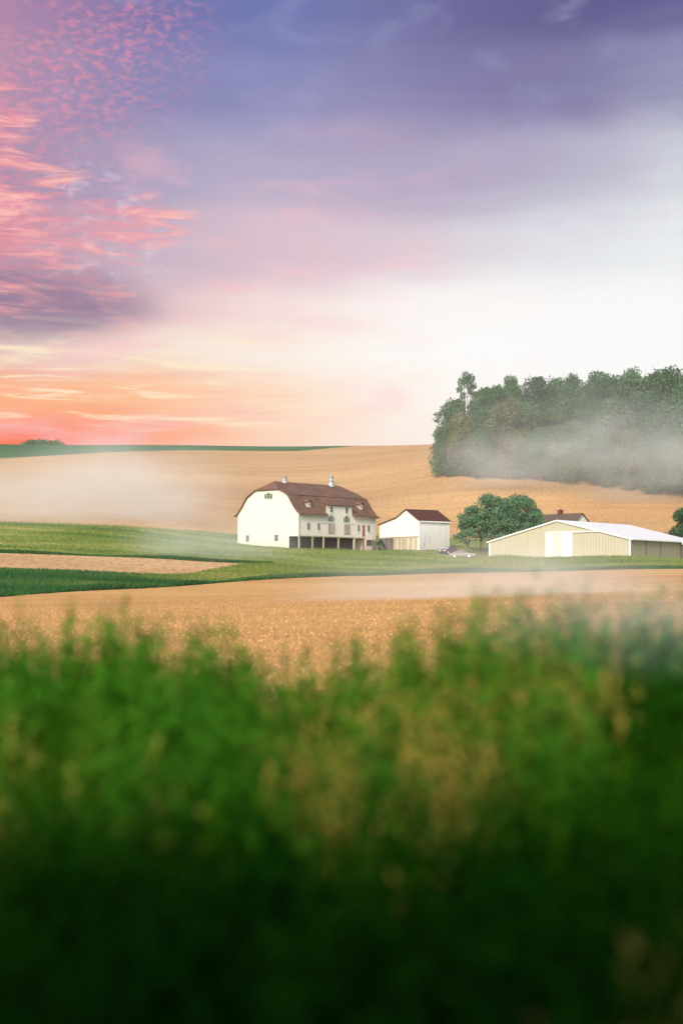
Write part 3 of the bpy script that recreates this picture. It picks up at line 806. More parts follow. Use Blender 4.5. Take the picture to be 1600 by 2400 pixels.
# weathered gate between barn and shed
gx_, gy_, _ = at(882, 317)
gate = empty('board_gate', at(882, 316), 0.1)
tag(gate, 'weathered grey board gate between the big barn and white shed', 'gate')
b_ = MB()
for k in range(8):
    b_.box(-0.95 + k * 0.24, -0.95 + k * 0.24 + 0.21, -0.04, 0.0, -0.2, 2.2 + 0.15 * math.sin(k * 2.3))
b_.build('board_panel', M['weathered_dark'], gate)
b_ = MB(); b_.box(-0.98, 0.98, 0.003, 0.08, 0.4, 0.55); b_.box(-0.98, 0.98, 0.003, 0.08, 1.5, 1.65); b_.build('rail', M['weathered_dark'], gate)

# ================================================================== YELLOW POLE BARN
YF = Frame(49.775, 265, 5.294, 0.905)
yW, yL, yHE, yHR = 28.82, 27.0, 3.33, 6.88
ypb = empty('pole_barn', YF.o, YF.b)
tag(ypb, 'long low tan metal pole barn with white roof and sliding door', 'barn')
def ZY(zx, zy): return 1120 + zx / 3.267, 1160 + zy / 3.267
def yg(zx, zy):
    p = YF.hit(*ZY(zx, zy), (1, 0, 0), 0.0); return p.y, p.z
wm = MB(); wm.prism([(0, -0.8), (0, yHE), (yW / 2, yHR), (yW, yHE), (yW, -0.8)], 0, 0, 0.3); wm.build('gable_wall', M['tan_sheet'], ypb)
wm = MB(); wm.prism([(0.02, -0.8), (0.02, yHE - 0.02), (yW / 2, yHR - 0.02), (yW - 0.02, yHE - 0.02), (yW - 0.02, -0.8)], 0, 0.305, yL); wm.build('side_wall', M['tan_shaded'], ypb)
rm = MB()
slp = (yHR - yHE) / (yW / 2)
for s in (0, 1):
    Yf = (lambda y: y) if s == 0 else (lambda y: yW - y)
    rm.face([(-0.25, Yf(-0.45), yHE - 0.45 * slp + 0.13), (yL + 0.25, Yf(-0.45), yHE - 0.45 * slp + 0.13), (yL + 0.25, yW / 2, yHR + 0.13), (-0.25, yW / 2, yHR + 0.13)])
rm.build('roof', M['white_sheet'], ypb, solid=0.1)
for s in (0, 1):
    Yf = (lambda y: y) if s == 0 else (lambda y: yW - y)
    b_ = MB(); b_.prism([(Yf(-0.40), yHE - 0.40 * slp - 0.12), (Yf(-0.40), yHE - 0.40 * slp + 0.06), (yW / 2, yHR + 0.02), (yW / 2, yHR - 0.12)], 0, -0.26, -0.003); b_.build('rake_trim', M['trim_white'], ypb)
b_ = MB(); b_.box(-0.1, yL, -0.47, -0.38, yHE - 0.2, yHE - 0.02); b_.build('gutter', M['trim_white'], ypb)
for ya, yb in ((-0.03, 0.22), (yW - 0.24, yW + 0.03)):
    b_ = MB(); b_.box(-0.04, -0.003, ya, yb, -0.6, yHE - 0.02); b_.build('corner_trim', M['trim_white'], ypb)
ya, zt = yg(516, 294); yb, _z = yg(719, 294); zb0 = -0.3
dd = MB(); dd.box(-0.10, -0.01, yb, ya, zb0, zt); door = dd.build('sliding_door', M['door_white'], ypb)
yc, yd = yg(567, 400)[0], yg(640, 400)[0]
dd = MB(); dd.box(-0.112, -0.103, yd, yc, zb0 + 0.1, zt - 0.12); dd.build('ribbed_panel', M['door_ribbed'], door)
dd = MB(); dd.box(-0.16, -0.104, ya - 0.35, ya - 0.25, 0.95, 1.2); dd.build('handle', M['iron'], door)
yt0 = yg(516, 290)[0]; yt1 = yg(908, 284)[0]
dd = MB(); dd.box(-0.22, -0.01, yt1, yt0, zt + 0.01, zt + 0.22); dd.build('door_track', M['trim_white'], ypb)
for zx in (1282, 1393):
    b_ = MB(); p = YF.hit(*ZY(zx, 400), (0, 1, 0), 0.0)
    b_.box(p.x - 0.05, p.x + 0.05, -0.06, 0.018, -0.5, yHE - 0.1)
    b_.build('door_edge', M['iron'], ypb)
p = YF.hit(*ZY(1546, 400), (0, 1, 0), 0.0)
b_ = MB(); b_.tube([(p.x, -0.44, yHE - 0.1), (p.x, -0.10, yHE - 0.5), (p.x, -0.10, -0.4)], [0.14, 0.14, 0.14], 6); b_.build('downspout', M['iron'], ypb)
b_ = MB(); b_.box(p.x - 0.35, p.x + 0.35, -0.62, -0.48, yHE - 0.55, yHE + 0.1); b_.build('gutter_box', M['trim_white'], ypb)

# ================================================================== HOUSE BEHIND
HX, HY, HZ = at(1362, 325)
HF_ = Frame(HX, HY, HZ - 0.3, -0.80)
house = empty('farmhouse', HF_.o, HF_.b)
tag(house, 'white farmhouse with brown roof and brick chimney behind the pole barn', 'house')
def zh(py, Y): return (1380 - py) / F * Y - HF_.o.z
hz_r = zh(1203.5, 325); hw_ = 3.9
hz_e = hz_r - 2.9
hl = 12.0
# ridge runs along local -x from the gable at x = 0; gable faces +x
wm = MB(); wm.prism([(-hw_, -0.5), (-hw_, hz_e), (0, hz_r - 0.05), (hw_, hz_e), (hw_, -0.5)], 0, -hl, 0); wm.build('wall', M['lap_white'], house)
rm = MB()
for s in (-1, 1):
    rm.face([(0.35, 0, hz_r + 0.12), (-hl - 0.3, 0, hz_r + 0.12), (-hl - 0.3, s * (hw_ + 0.4), hz_e - 0.30), (0.35, s * (hw_ + 0.4), hz_e - 0.30)])
hroof = rm.build('roof', M['house_roof'], house, solid=0.12)
ch = MB(); ch.box(-6.1, -5.2, -0.45, 0.45, hz_r - 0.6, hz_r + 0.75); ch.box(-6.18, -5.12, -0.53, 0.53, hz_r + 0.753, hz_r + 0.9)
ch.box(-5.85, -5.45, -0.2, 0.2, hz_r + 0.903, hz_r + 1.1)
ch.build('chimney', M['brick'], hroof)
for yy in (-0.95, 0.95):
    window(house, 'X', yy - 0.33, yy + 0.33, hz_r - 2.55, hz_r - 1.6, 0.0, (2, 2), frame=M['metal_grey'], sill=False)

# ================================================================== CARS
def car(name, loc, rz, paint, label, profile, roofline, wheel_x, dims):
    """profile: lower body side outline (x,z); roofline: glasshouse outline (x,z)"""
    root = empty(name, loc, rz)
    tag(root, label, 'car', 'cars parked by the white shed')
    W = dims
    def loft(outline, w_at, nm, mat, par, bev=0.04):
        mb = MB(); n = len(outline)
        L_ = [(x, -w_at(z), z) for x, z in outline]; R_ = [(x, w_at(z), z) for x, z in outline]
        mb.v = L_ + R_
        mb.f = [tuple(range(n)), tuple(range(2 * n - 1, n - 1, -1))] + [((k + 1) % n, k, n + k, n + (k + 1) % n) for k in range(n)]
        mb.mi = [0] * len(mb.f)
        return mb.build(nm, mat, par, smooth=False, bevel=bev)
    wb = lambda z: W / 2 - max(0, z - 0.75) * 0.18 - max(0, 0.45 - z) * 0.1
    body = loft(profile, wb, 'body', M[paint], root)
    wt_ = lambda z: W / 2 - 0.10 - max(0, z - 0.85) * 0.42
    cab = loft(roofline, wt_, 'cabin', M[paint], root)
    zs = [z for _, z in roofline]; z0, z1 = min(zs), max(zs)
    # glass: side panels standing 4 mm proud, windscreen and rear screen
    bl = roofline[:2]; tp = [p for p in roofline if p[1] > z1 - 0.12]
    xr, xf = min(p[0] for p in bl), max(p[0] for p in bl); tr, tf = min(p[0] for p in tp), max(p[0] for p in tp)
    def lerp(a, b, t): return a + (b - a) * t
    for sgn in (-1, 1):
        for u0, u1 in ((0.06, 0.47), (0.52, 0.94)):
            mb = MB(); pts = []
            for (u, v) in ((u0, 0.10), (u1, 0.10), (u1, 0.82), (u0, 0.82)):
                z = lerp(z0, z1, v); x = lerp(lerp(xr, tr, v), lerp(xf, tf, v), u)
                pts.append((x, sgn * (wt_(z) + 0.006), z))
            pts2 = [(x, y - sgn * 0.02, z) for x, y, z in pts]
            mb.face(pts); mb.face(pts2[::-1])
            for k in range(4): mb.face([pts[k], pts[(k + 1) % 4], pts2[(k + 1) % 4], pts2[k]])
            mb.build('side_window', M['pane'], root)
    for nm, xb, xt, off in (('windscreen', xf, tf, 0.012), ('rear_screen', xr, tr, -0.012)):
        mb = MB(); pts = []
        for (sg_, v) in ((-1, 0.12), (1, 0.12), (1, 0.85), (-1, 0.85)):
            z = lerp(z0, z1, v)
            pts.append((lerp(xb, xt, v) + off, sg_ * (wt_(z) - 0.08), z))
        pts2 = [(x - off * 1.5, y, z - 0.01) for x, y, z in pts]
        mb.face(pts); mb.face(pts2[::-1])
        for k in range(4): mb.face([pts[k], pts[(k + 1) % 4], pts2[(k + 1) % 4], pts2[k]])
        mb.build(nm, M['screen_sheen'] if nm == 'windscreen' else M['pane'], root)
    x0 = min(p[0] for p in profile); x1 = max(p[0] for p in profile)
    for sgn in (-1, 1):
        mb = MB(); mb.box(x1 - 0.30, x1 - 0.0, sgn * (W / 2 - 0.30) - 0.24, sgn * (W / 2 - 0.30) + 0.24, 0.58, 0.74); mb.build('headlight', M['lamp_clear'], root, bevel=0.03)
        mb = MB(); mb.box(x0 - 0.01, x0 + 0.25, sgn * (W / 2 - 0.32) - 0.22, sgn * (W / 2 - 0.32) + 0.22, 0.66, 0.84); mb.build('tail_light', M['lamp_red'], root, bevel=0.03)
    for nm, xx in (('bumper', x1), ('bumper', x0)):
        mb = MB(); mb.box(xx - 0.12, xx + 0.08, -W / 2 + 0.06, W / 2 - 0.06, 0.30, 0.52); mb.build(nm, M['plastic_dark'] if paint == 'car_maroon' else M[paint], root, bevel=0.04)
    for wx in wheel_x:
        for sgn in (-1, 1):
            yc_ = sgn * (W / 2 - 0.10)
            mb = MB(); prof = [(0.0, 0), (0.24, 0), (0.32, 0.03), (0.33, 0.11), (0.32, 0.19), (0.24, 0.22), (0.0, 0.22)]
            ww = MB(); ww.lathe(prof[1:-1], 0, 0, 20)
            ww.v = [(wx + x, yc_ + (z - 0.11), 0.33 + y) for x, y, z in ww.v]
            wheel = ww.build('wheel', M['rubber'], root, smooth=False)
            hb_ = MB(); hb_.lathe([(0.23, 0), (0.23, 0.02), (0.10, 0.045), (0.02, 0.05)], 0, 0, 16)
            hb_.v = [(wx + x, yc_ + sgn * (0.112 + z), 0.33 + y) for x, y, z in hb_.v]
            hb_.build('hubcap', M['hubcap'], wheel)
            aw = MB(); aw.lathe([(0.40, 0), (0.40, 0.012)], 0, 0, 20)
            aw.v = [(wx + x, sgn * (W / 2 - 0.045 + z), 0.36 + y) for x, y, z in aw.v]
            aw.build('wheel_arch', M['rubber'], root)
    for sgn in (-1, 1):
        mb = MB(); mx_ = xf - 0.35; mb.box(mx_ - 0.08, mx_ + 0.08, sgn * (W / 2 - 0.02) - 0.09, sgn * (W / 2 - 0.02) + 0.09, 0.93, 1.07); mb.build('mirror', M['plastic_dark'], root, bevel=0.03)
    return root
sed_prof = [(-2.35, 0.30), (2.30, 0.28), (2.40, 0.45), (2.34, 0.68), (1.95, 0.79), (1.15, 0.90), (-1.35, 0.97), (-2.25, 0.98), (-2.42, 0.85), (-2.42, 0.50)]
sed_roof = [(-1.75, 0.95), (1.30, 0.87), (0.45, 1.33), (0.10, 1.41), (-0.75, 1.42), (-1.05, 1.37)]
x, y, z = at(1083, 292)
car('sedan_car', (x, y, z), math.radians(-13), 'car_beige', 'silver beige sedan parked side-on in the grass near the trees', sed_prof, sed_roof, (1.42, -1.38), 1.72)
hat_prof = [(-2.0, 0.30), (2.05, 0.28), (2.15, 0.45), (2.08, 0.70), (1.7, 0.84), (1.0, 0.96), (-1.6, 1.0), (-2.05, 0.95), (-2.1, 0.55)]
hat_roof = [(-1.95, 0.95), (1.25, 0.92), (0.40, 1.40), (0.05, 1.47), (-1.05, 1.46), (-1.35, 1.42)]
x, y, z = at(1051, 299)
car('hatchback_car', (x, y, z), math.radians(180 + 50), 'car_maroon', 'dark maroon car parked by the corner of the white shed', hat_prof, hat_roof, (1.3, -1.3), 1.72)

# ================================================================== TREES
def crown_points(blobs, n, r, jit=0.13):
    """leaf positions spread over lumpy clumps: mostly in their outer shell"""
    ws = np.array([b[3] ** 2 for b in blobs]); ws = ws / ws.sum()
    k = r.choice(len(blobs), n, p=ws)
    B = np.array([b[:4] for b in blobs])[k]
    dv = r.normal(size=(n, 3)); dv /= np.linalg.norm(dv, axis=1)[:, None]
    rad = B[:, 3] * (0.45 + 0.5 * np.sqrt(r.random(n)) + jit * r.normal(size=n))
    return B[:, :3] + dv * rad[:, None] * np.array([1, 1, 0.85]), dv
def leaf_quads(P, dv, size, r, up=0.3):
    n = len(P)
    nr = dv * 0.7 + r.normal(size=(n, 3)) * 0.6 + np.array([0, 0, up])
    nr /= np.linalg.norm(nr, axis=1)[:, None]
    a = np.cross(nr, r.normal(size=(n, 3))); a /= np.linalg.norm(a, axis=1)[:, None]
    b = np.cross(nr, a)
    s = size * (0.6 + 0.8 * r.random(n))[:, None]
    return np.stack([P - a * s, P + b * s * 0.55, P + a * s, P - b * s * 0.55], 1).reshape(-1, 3)
def limbs(mb, blobs, H, fork, r, rad):
    mb.tube([(0, 0, -0.6), (0.05, 0, fork * 0.5), (0, 0.05, fork), (0.1, 0, H * 0.72)], [rad * 1.25, rad * 0.95, rad * 0.8, rad * 0.25], 8)
    for b in blobs[:14]:
        z0 = min(fork * (0.8 + 0.5 * r.random()), b[2] - 0.2)
        q_ = [(0, 0, z0), (b[0] * 0.45, b[1] * 0.45, z0 + (b[2] - z0) * 0.55), (b[0] * 0.9, b[1] * 0.9, b[2])]
        mb.tube(q_, [rad * 0.5, rad * 0.3, rad * 0.08], 5)
def tree_meshes(seed, H, Wd, fork, nleaf, lsize, leafmat, nblob=26, narrow=False, crown_low=0.25, name='tree'):
    r = np.random.default_rng(seed)
    blobs = []
    for k in range(nblob):
        t = r.random() ** 0.85
        zc = H * (crown_low + (0.93 - crown_low) * t)
        env = math.sin(math.pi * min(1, max(0.08, (zc / H - crown_low + 0.16) / (1.12 - crown_low)))) ** 0.65
        ang = r.random() * 6.283; rr = Wd / 2 * env * math.sqrt(r.random()) * 0.82
        br = (Wd * (0.13 + 0.09 * r.random())) * (0.75 if narrow else 1.0)
        blobs.append((rr * math.cos(ang), rr * math.sin(ang), min(zc, H - br * 0.85), br))
    P, dv = crown_points(blobs, nleaf, r)
    crown = np_mesh('crown', leaf_quads(P, dv, lsize, r), 4, leafmat)
    tm = MB(); limbs(tm, blobs, H, fork, r, 0.016 * H + 0.05)
    trunk = tm.build('trunk', M['bark'], None, smooth=True)
    return crown, trunk
_used = {}
def plant_tree(proto, name, loc, rz, sc, label, group, cat='tree', parts=None):
    root = empty(name, loc, rz)
    root.scale = sc
    tag(root, label, cat, group)
    for o in parts or proto:
        if o.name in _used:
            c = o.copy(); COL.objects.link(c)
        else:
            c = o; _used[o.name] = 1
        c.parent = root
    return root
def open_tree(seed):
    """a tall tree on three slim stems whose crown is loose clumps with sky between them"""
    r = np.random.default_rng(seed)
    cl = [(-0.5, 28.6, 1.5), (1.5, 27.9, 1.4), (-2.1, 27.0, 1.4), (2.6, 25.8, 1.2), (0.1, 26.2, 1.5), (-2.9, 24.6, 1.2), (1.1, 24.0, 1.1), (-1.6, 22.6, 1.2), (3.1, 22.7, 1.0),
          (-3.1, 20.6, 1.1), (3.5, 20.2, 1.2), (-3.4, 18.2, 1.3), (2.7, 18.0, 1.1), (-1.9, 16.4, 1.3), (1.2, 15.6, 1.4), (3.8, 15.4, 1.4), (-3.9, 14.8, 1.5), (0.2, 12.8, 1.8), (-2.6, 11.6, 1.8), (2.8, 11.8, 1.8)]
    blobs = [(dx, r.normal() * 1.3, dz, br) for dx, dz, br in cl]
    P, dv = crown_points([(b[0], b[1], b[2], b[3] * 1.25) for b in blobs], 3800, r, 0.14)
    crown = np_mesh('crown', leaf_quads(P, dv, 0.33, r), 4, M['wood_leaf'])
    tm = MB()
    for sx in (-1.0, 0.15, 1.2):
        tm.tube([(sx * 0.15, 0, -0.6), (sx * 0.5, 0.1 * sx, 10), (sx, 0.3 * sx, 18), (sx * 1.3, 0.3, 27)], [0.34, 0.26, 0.2, 0.06], 6)
    for b in blobs:
        sx = min((-1.0, 0.15, 1.2), key=lambda q_: abs(q_ - b[0] * 0.5))
        tm.tube([(sx * 0.9, 0.2 * sx, b[2] - 2.2), (b[0] * 0.7, b[1] * 0.6, b[2] - 0.8), (b[0], b[1], b[2])], [0.11, 0.07, 0.02], 5)
    return crown, tm.build('trunk', M['bark'], None, smooth=True)
WG = 'trees of the misty wood on the hillside'
protos = {
    'a': tree_meshes(1, 30, 16, 8, 8500, 0.42, M['wood_leaf'], 34),
    'b': tree_meshes(2, 30, 18, 9, 9000, 0.42, M['dark_leaf'], 36),
    'c': tree_meshes(3, 30, 14, 10, 7000, 0.42, M['wood_leaf'], 30),
    'd': open_tree(4),
    'e': tree_meshes(5, 20, 15, 4, 6000, 0.38, M['pale_leaf'], 34, False, 0.12),
    'f': tree_meshes(6, 20, 15, 4, 6500, 0.40, M['wood_leaf'], 32, False, 0.10),
    'g': tree_meshes(8, 9, 10, 1, 2200, 0.30, M['dark_leaf'], 22, False, 0.05),
}
PH = {'a': 30, 'b': 30, 'c': 30, 'd': 30, 'e': 20, 'f': 20, 'g': 9}
tall = 'tall green broadleaf tree in the back row of the hillside wood'
mid_ = 'mid-height green tree in front of the tallest hillside wood trees'
low_ = 'low dark bush at the misty foot of the hillside wood'
WOOD = [
    (1094, 442, 872, 'd', 'tall thin tree with gaps in its crown at the wood\'s left end', 1.0),
    (1158, 446, 890, 'c', tall, 1.0), (1200, 450, 884, 'a', tall, 0.9), (1256, 438, 874, 'b', 'dark round-topped tall tree left of the middle of the wood', 1.05),
    (1306, 444, 882, 'a', tall, 1.0), (1346, 438, 862, 'c', tall, 1.05), (1394, 440, 874, 'a', tall, 1.0), (1432, 434, 872, 'b', tall, 0.95),
    (1476, 430, 860, 'a', tall, 1.0), (1520, 430, 858, 'c', tall, 1.15), (1560, 428, 866, 'b', tall, 0.95), (1602, 424, 872, 'a', tall, 1.0), (1650, 424, 880, 'c', tall, 1.0),
    (1700, 422, 884, 'b', tall, 1.0),
    (1128, 441, 905, 'c', mid_, 1.0), (1064, 440, 935, 'f', mid_, 0.9), (1040, 434, 1000, 'e', 'pale loose tree at the very left edge of the wood', 0.8), (1140, 434, 950, 'f', mid_, 1.0), (1232, 430, 940, 'f', mid_, 1.1), (1318, 428, 925, 'a', mid_, 1.0), (1380, 426, 935, 'b', mid_, 1.0),
    (1440, 422, 930, 'f', mid_, 1.1), (1500, 418, 925, 'b', mid_, 1.0), (1570, 414, 935, 'f', mid_, 1.1), (1630, 410, 930, 'f', mid_, 1.0),
    (1046, 432, 990, 'f', 'low spreading tree at the far left foot of the wood', 1.0),
    (1080, 428, 962, 'e', 'pale leafy tree below the tall thin tree', 0.85), (1188, 424, 930, 'e', 'pale yellow-green tree standing out in front of the darker wood', 0.85),
    (1126, 424, 1005, 'f', mid_, 0.9), (1268, 421, 1000, 'f', mid_, 1.0), (1345, 419, 985, 'f', mid_, 1.1), (1410, 416, 1010, 'f', mid_, 1.0),
    (1478, 412, 1000, 'e', 'pale slender tree in the mist at the right of the wood', 0.7), (1545, 408, 1005, 'f', mid_, 1.1), (1604, 404, 1000, 'f', mid_, 1.0),
    (1062, 429, 1062, 'g', low_, 1.0), (1104, 426, 1072, 'g', low_, 1.0), (1160, 425, 1066, 'g', low_, 1.0), (1214, 423, 1080, 'g', low_, 1.1), (1290, 422, 1080, 'g', low_, 1.2),
    (1370, 424, 1070, 'g', low_, 1.2), (1450, 422, 1070, 'g', low_, 1.2), (1530, 418, 1075, 'g', low_, 1.2), (1600, 412, 1085, 'g', low_, 1.2),
]
for i, (px, Y, py, k, lab, wsc) in enumerate(WOOD):
    x, y, z = at(px, Y)
    Hh = (1380 - py) / F * Y - z
    s = Hh / PH[k]
    if i < 14: wsc *= (0.78, 0.92, 0.70)[i % 3]; s *= (1.0, 0.955, 1.03, 0.98)[i % 4]
    nm = 'bush' if k == 'g' else 'broadleaf_tree'
    plant_tree(protos[k], nm, (x, y, z), i * 2.399, (s * wsc, s * wsc, s), lab, 'bushes at the foot of the wood' if k == 'g' else WG, 'bush' if k == 'g' else 'tree')

def round_tree(seed, H, Wd, fork, nleaf, lobes):
    """a maple-like dome built from the given lobes (dx, dz, radius) plus clumps over its surface"""
    r = np.random.default_rng(seed)
    blobs = []
    for (dx, dz, br) in lobes:
        for _ in range(16):
            v = r.normal(size=3); v /= np.linalg.norm(v)
            if v[2] < -0.5: v[2] *= -1
            blobs.append((dx + v[0] * br * 0.72, v[1] * br * 0.72, dz + v[2] * br * 0.66, br * (0.30 + 0.14 * r.random())))
        blobs.append((dx, 0, dz, br * 0.8))
    P, dv = crown_points(blobs, nleaf, r, 0.05)
    crown = np_mesh('crown', leaf_quads(P, dv, 0.20, r, 0.5), 4, M['maple_leaf'])
    tm = MB(); limbs(tm, blobs[::9], H, fork, r, 0.26)
    return crown, tm.build('trunk', M['bark'], None, smooth=True)
x, y, z = at(1126, 309)
plant_tree(round_tree(21, 11.5, 12, 2.4, 21000, [(-1.4, 4.8, 3.6), (1.0, 8.8, 3.6), (3.4, 6.4, 3.8), (-2.2, 6.8, 2.8), (2.8, 3.8, 3.2), (3.9, 8.3, 3.3), (4.8, 5.0, 3.2)]), 'maple_tree', (x, y, z), 0, (1, 1, 1), 'rounded leafy green tree behind the silver sedan', 'round trees by the pole barn')
x, y, z = at(1214, 311)
plant_tree(round_tree(22, 11.5, 12, 2.4, 21000, [(0.1, 8.9, 3.6), (2.4, 6.5, 3.3), (-2.6, 6.6, 3.8), (2.2, 4.0, 3.0), (-0.5, 4.2, 3.4), (-3.4, 8.4, 3.2)]), 'maple_tree', (x, y, z), 0, (1, 1, 1), 'rounded leafy green tree behind the left end of the pole barn', 'round trees by the pole barn')
def sapling(seed):
    r = np.random.default_rng(seed)
    blobs = [(-1.6, 0, 3.6, 0.8), (-2.6, 0.2, 3.3, 0.55), (-0.7, 0.3, 3.9, 0.9), (-1.4, -0.4, 2.8, 0.6), (0.5, 0, 4.2, 1.0), (-0.2, 0.2, 2.5, 0.6)]
    P, dv = crown_points(blobs, 900, r)
    crown = np_mesh('crown', leaf_quads(P, dv, 0.22, r), 4, M['maple_leaf'])
    tm = MB(); limbs(tm, blobs, 4.6, 1.4, r, 0.15)
    return crown, tm.build('trunk', M['bark'], None, smooth=True)
x, y, z = at(1097, 304)
plant_tree(sapling(31), 'young_tree', (x, y, z), 0, (1, 1, 1), 'small young tree with a forked trunk left of the round trees', None)
x, y, z = at(1606, 300)
plant_tree(tree_meshes(41, 9.5, 8, 1.5, 5000, 0.24, M['dark_leaf'], 28, False, 0.1), 'evergreen_tree', (x, y, z), 0, (1, 1, 1), 'dark dense tree cut by the right edge behind the pole barn', None)
def shrub(name, px, Y, H, Wd, mat, label, n=900, ls=0.16):
    x, y, z = at(px, Y)
    c_, t_ = tree_meshes(int(px + Y), H, Wd, H * 0.2, n, ls, M[mat], 14, False, 0.1)
    c_.name = 'foliage'; t_.name = 'stem'
    plant_tree((c_, t_), name, (x, y, z), 0, (1, 1, 1), label, None, 'shrub')
shrub('shrub', 892, 312, 2.4, 1.7, 'dark_leaf', 'dark green vine-like shrub at the left corner of the white shed')
shrub('shrub', 108, 690, 2.0, 22, 'wood_leaf', 'low green mound of bushes on the far left hilltop', 6000, 0.45)
x, y, z = at(84, 708)
z -= 3.7
fs = empty('hilltop_shed', (x, y, z), 0.2)
tag(fs, 'white roof of a small shed peeking over the far left hilltop', 'shed')
b_ = MB(); b_.box(-3, 3, -2, 2, -1.0, 2.6); b_.build('wall', M['lap_white'], fs)
b_ = MB()
for s in (-1, 1): b_.face([(-3.3, 0, 4.0), (3.3, 0, 4.0), (3.3, s * 2.4, 2.5), (-3.3, s * 2.4, 2.5)])
b_.build('roof', M['white_sheet'], fs, solid=0.1)

# rail fence by the pole barn
x0, y0, z0 = at(1129, 296)
fen = empty('rail_fence', (x0, y0, z0), 0.0)
tag(fen, 'low dark rail fence between the round trees and the pole barn', 'fence')
npost = 4
pts_ = [at(1129 + 6.5 * k, 296 + k * 0.4) for k in range(npost)]
for (x, y, z) in pts_:
    b_ = MB(); b_.box(x - x0 - 0.06, x - x0 + 0.06, y - y0 - 0.06, y - y0 + 0.06, z - z0 - 0.4, z - z0 + 1.35); b_.build('post', M['iron'], fen)
for h0 in (0.5, 0.9, 1.25):
    b_ = MB()
    b_.tube([(x - x0, y - y0 - 0.09, z - z0 + h0) for x, y, z in pts_], [0.035] * npost, 5)
    b_.build('rail', M['iron'], fen)

# worn lane the cars stand on
lx_ = np.linspace(12.5, 29.5, 40); ly_ = np.interp(lx_, [12, 22, 30], [302, 295.2, 291.5])
wd = 1.7 + 0.25 * np.sin(lx_ * 1.3)
LV = np.stack([np.repeat(lx_, 4), (ly_[:, None] + wd[:, None] * np.array([-1, -0.3, 0.4, 1.0])).ravel()], -1)
LZ = gz(LV[:, 0], LV[:, 1]) + 0.035
me = bpy.data.meshes.new('driveway')
me.from_pydata(np.c_[LV, LZ].tolist(), [], [(r * 4 + k, (r + 1) * 4 + k, (r + 1) * 4 + k + 1, r * 4 + k + 1) for r in range(39) for k in range(3)])
m_, h_ = new_mat('worn_gravel')
me.materials.append(finish(m_, h_, h_.ramp(h_.noise(pos(h_), 1.6, 5), [(0.35, (0.14, 0.15, 0.06)), (0.65, (0.28, 0.25, 0.17))]), 1.0))
o = bpy.data.objects.new('driveway', me); COL.objects.link(o); o['kind'] = 'structure'

# ================================================================== GRASS AND STRAW (stuff)
def blades(x, y, z, h, wdt, lean, r):
    n = len(x)
    a = r.random(n) * 6.283
    dx, dy = np.cos(a) * wdt, np.sin(a) * wdt
    la = r.random(n) * 6.283; lx, ly = np.cos(la) * lean * h, np.sin(la) * lean * h
    P0_ = np.stack([x - dx, y - dy, z - 0.03], -1); P1_ = np.stack([x + dx, y + dy, z - 0.03], -1)
    T = np.stack([x + lx, y + ly, z + h], -1)
    return np.stack([P0_, P1_, T], 1).reshape(-1, 3)
def inside_building(x, y):
    bad = np.zeros(len(x), bool)
    lane = (np.abs(y - np.interp(x, [12, 22, 30], [302, 295.2, 291.5])) < 1.7) & (x > 13) & (x < 29) & (rng.random(len(x)) < 0.75)
    bad |= lane
    for fr, W_, L_ in ((BF, bW, bL), (SF, sW, sL), (YF, yW, yL)):
        c, s = math.cos(fr.b), math.sin(fr.b)
        lx = (x - fr.o.x) * c + (y - fr.o.y) * s; ly = -(x - fr.o.x) * s + (y - fr.o.y) * c
        bad |= (lx > -0.2) & (lx < L_ + 0.1) & (ly > -0.2) & (ly < W_ + 0.1)
    return bad
def scatter(ca, cb, n, hmin, hmax, wd, mat, name, px0=-150, px1=1750, wave=0.0, label=None):
    px = rng.uniform(px0, px1, n)
    ya, yb = ca(px), cb(px)
    keep = rng.random(n) < (yb - ya) / max(1e-6, (yb - ya).max())
    px, ya, yb = px[keep], ya[keep], yb[keep]
    Y = ya + (yb - ya) * rng.random(len(px))
    x = (px - 800) / F * Y
    ok = ~inside_building(x, Y); x, Y = x[ok], Y[ok]
    z = gz(x, Y)
    patch = 0.65 + 0.35 * np.sin(x * 0.21 + np.sin(Y * 0.13) * 2) * np.sin(Y * 0.17 + x * 0.05)
    h = (hmin + (hmax - hmin) * rng.random(len(x))) * patch
    o = np_mesh(name, blades(x, Y, z, h, wd, 0.5, rng), 3, mat)
    tag(o, label, 'grass', None, 'stuff')
    return o
scatter(c_front, c_low, 120000, 0.3, 0.75, 0.10, M['margin_blades'], 'grass', label='grass strip along the near ploughed field, deep green at its left end')
scatter(c_high, c_hill, 130000, 0.25, 0.6, 0.10, M['meadow_blades'], 'grass', label='lighter meadow grass around the barn and sheds')
f_lo = lambda px: c_front(px) - 0.6
f_hi = lambda px: c_front(px) + 1.6
scatter(f_lo, f_hi, 26000, 0.4, 0.95, 0.10, M['crop_blades'], 'grass', label='dark ragged grass fringe along the ploughed field edge')
g_lo = lambda px: c_high(px) - 0.3
g_hi = lambda px: c_high(px) + 1.5
scatter(g_lo, g_hi, 9000, 0.4, 0.8, 0.10, M['crop_blades'], 'grass', -150, 640, label='dark grass fringe along the narrow ploughed strip')
# long grass in front of the pole barn's door end
pxl = rng.uniform(1100, 1640, 16000); Yl = rng.uniform(246, 264, 16000) + np.interp(pxl, [1100, 1476], [10, 0])
xl = (pxl - 800) / F * Yl; zl = gz(xl, Yl)
hl_ = np.interp(pxl, [1100, 1180, 1260, 1640], [1.0, 1.5, 0.8, 0.6]) * (0.5 + 0.6 * rng.random(len(pxl)))
o = np_mesh('tall_grass', blades(xl, Yl, zl, hl_, 0.09, 0.35, rng), 3, M['meadow_blades'])
tag(o, 'tall pale grass standing in front of the tan pole barn', 'grass', None, 'stuff')

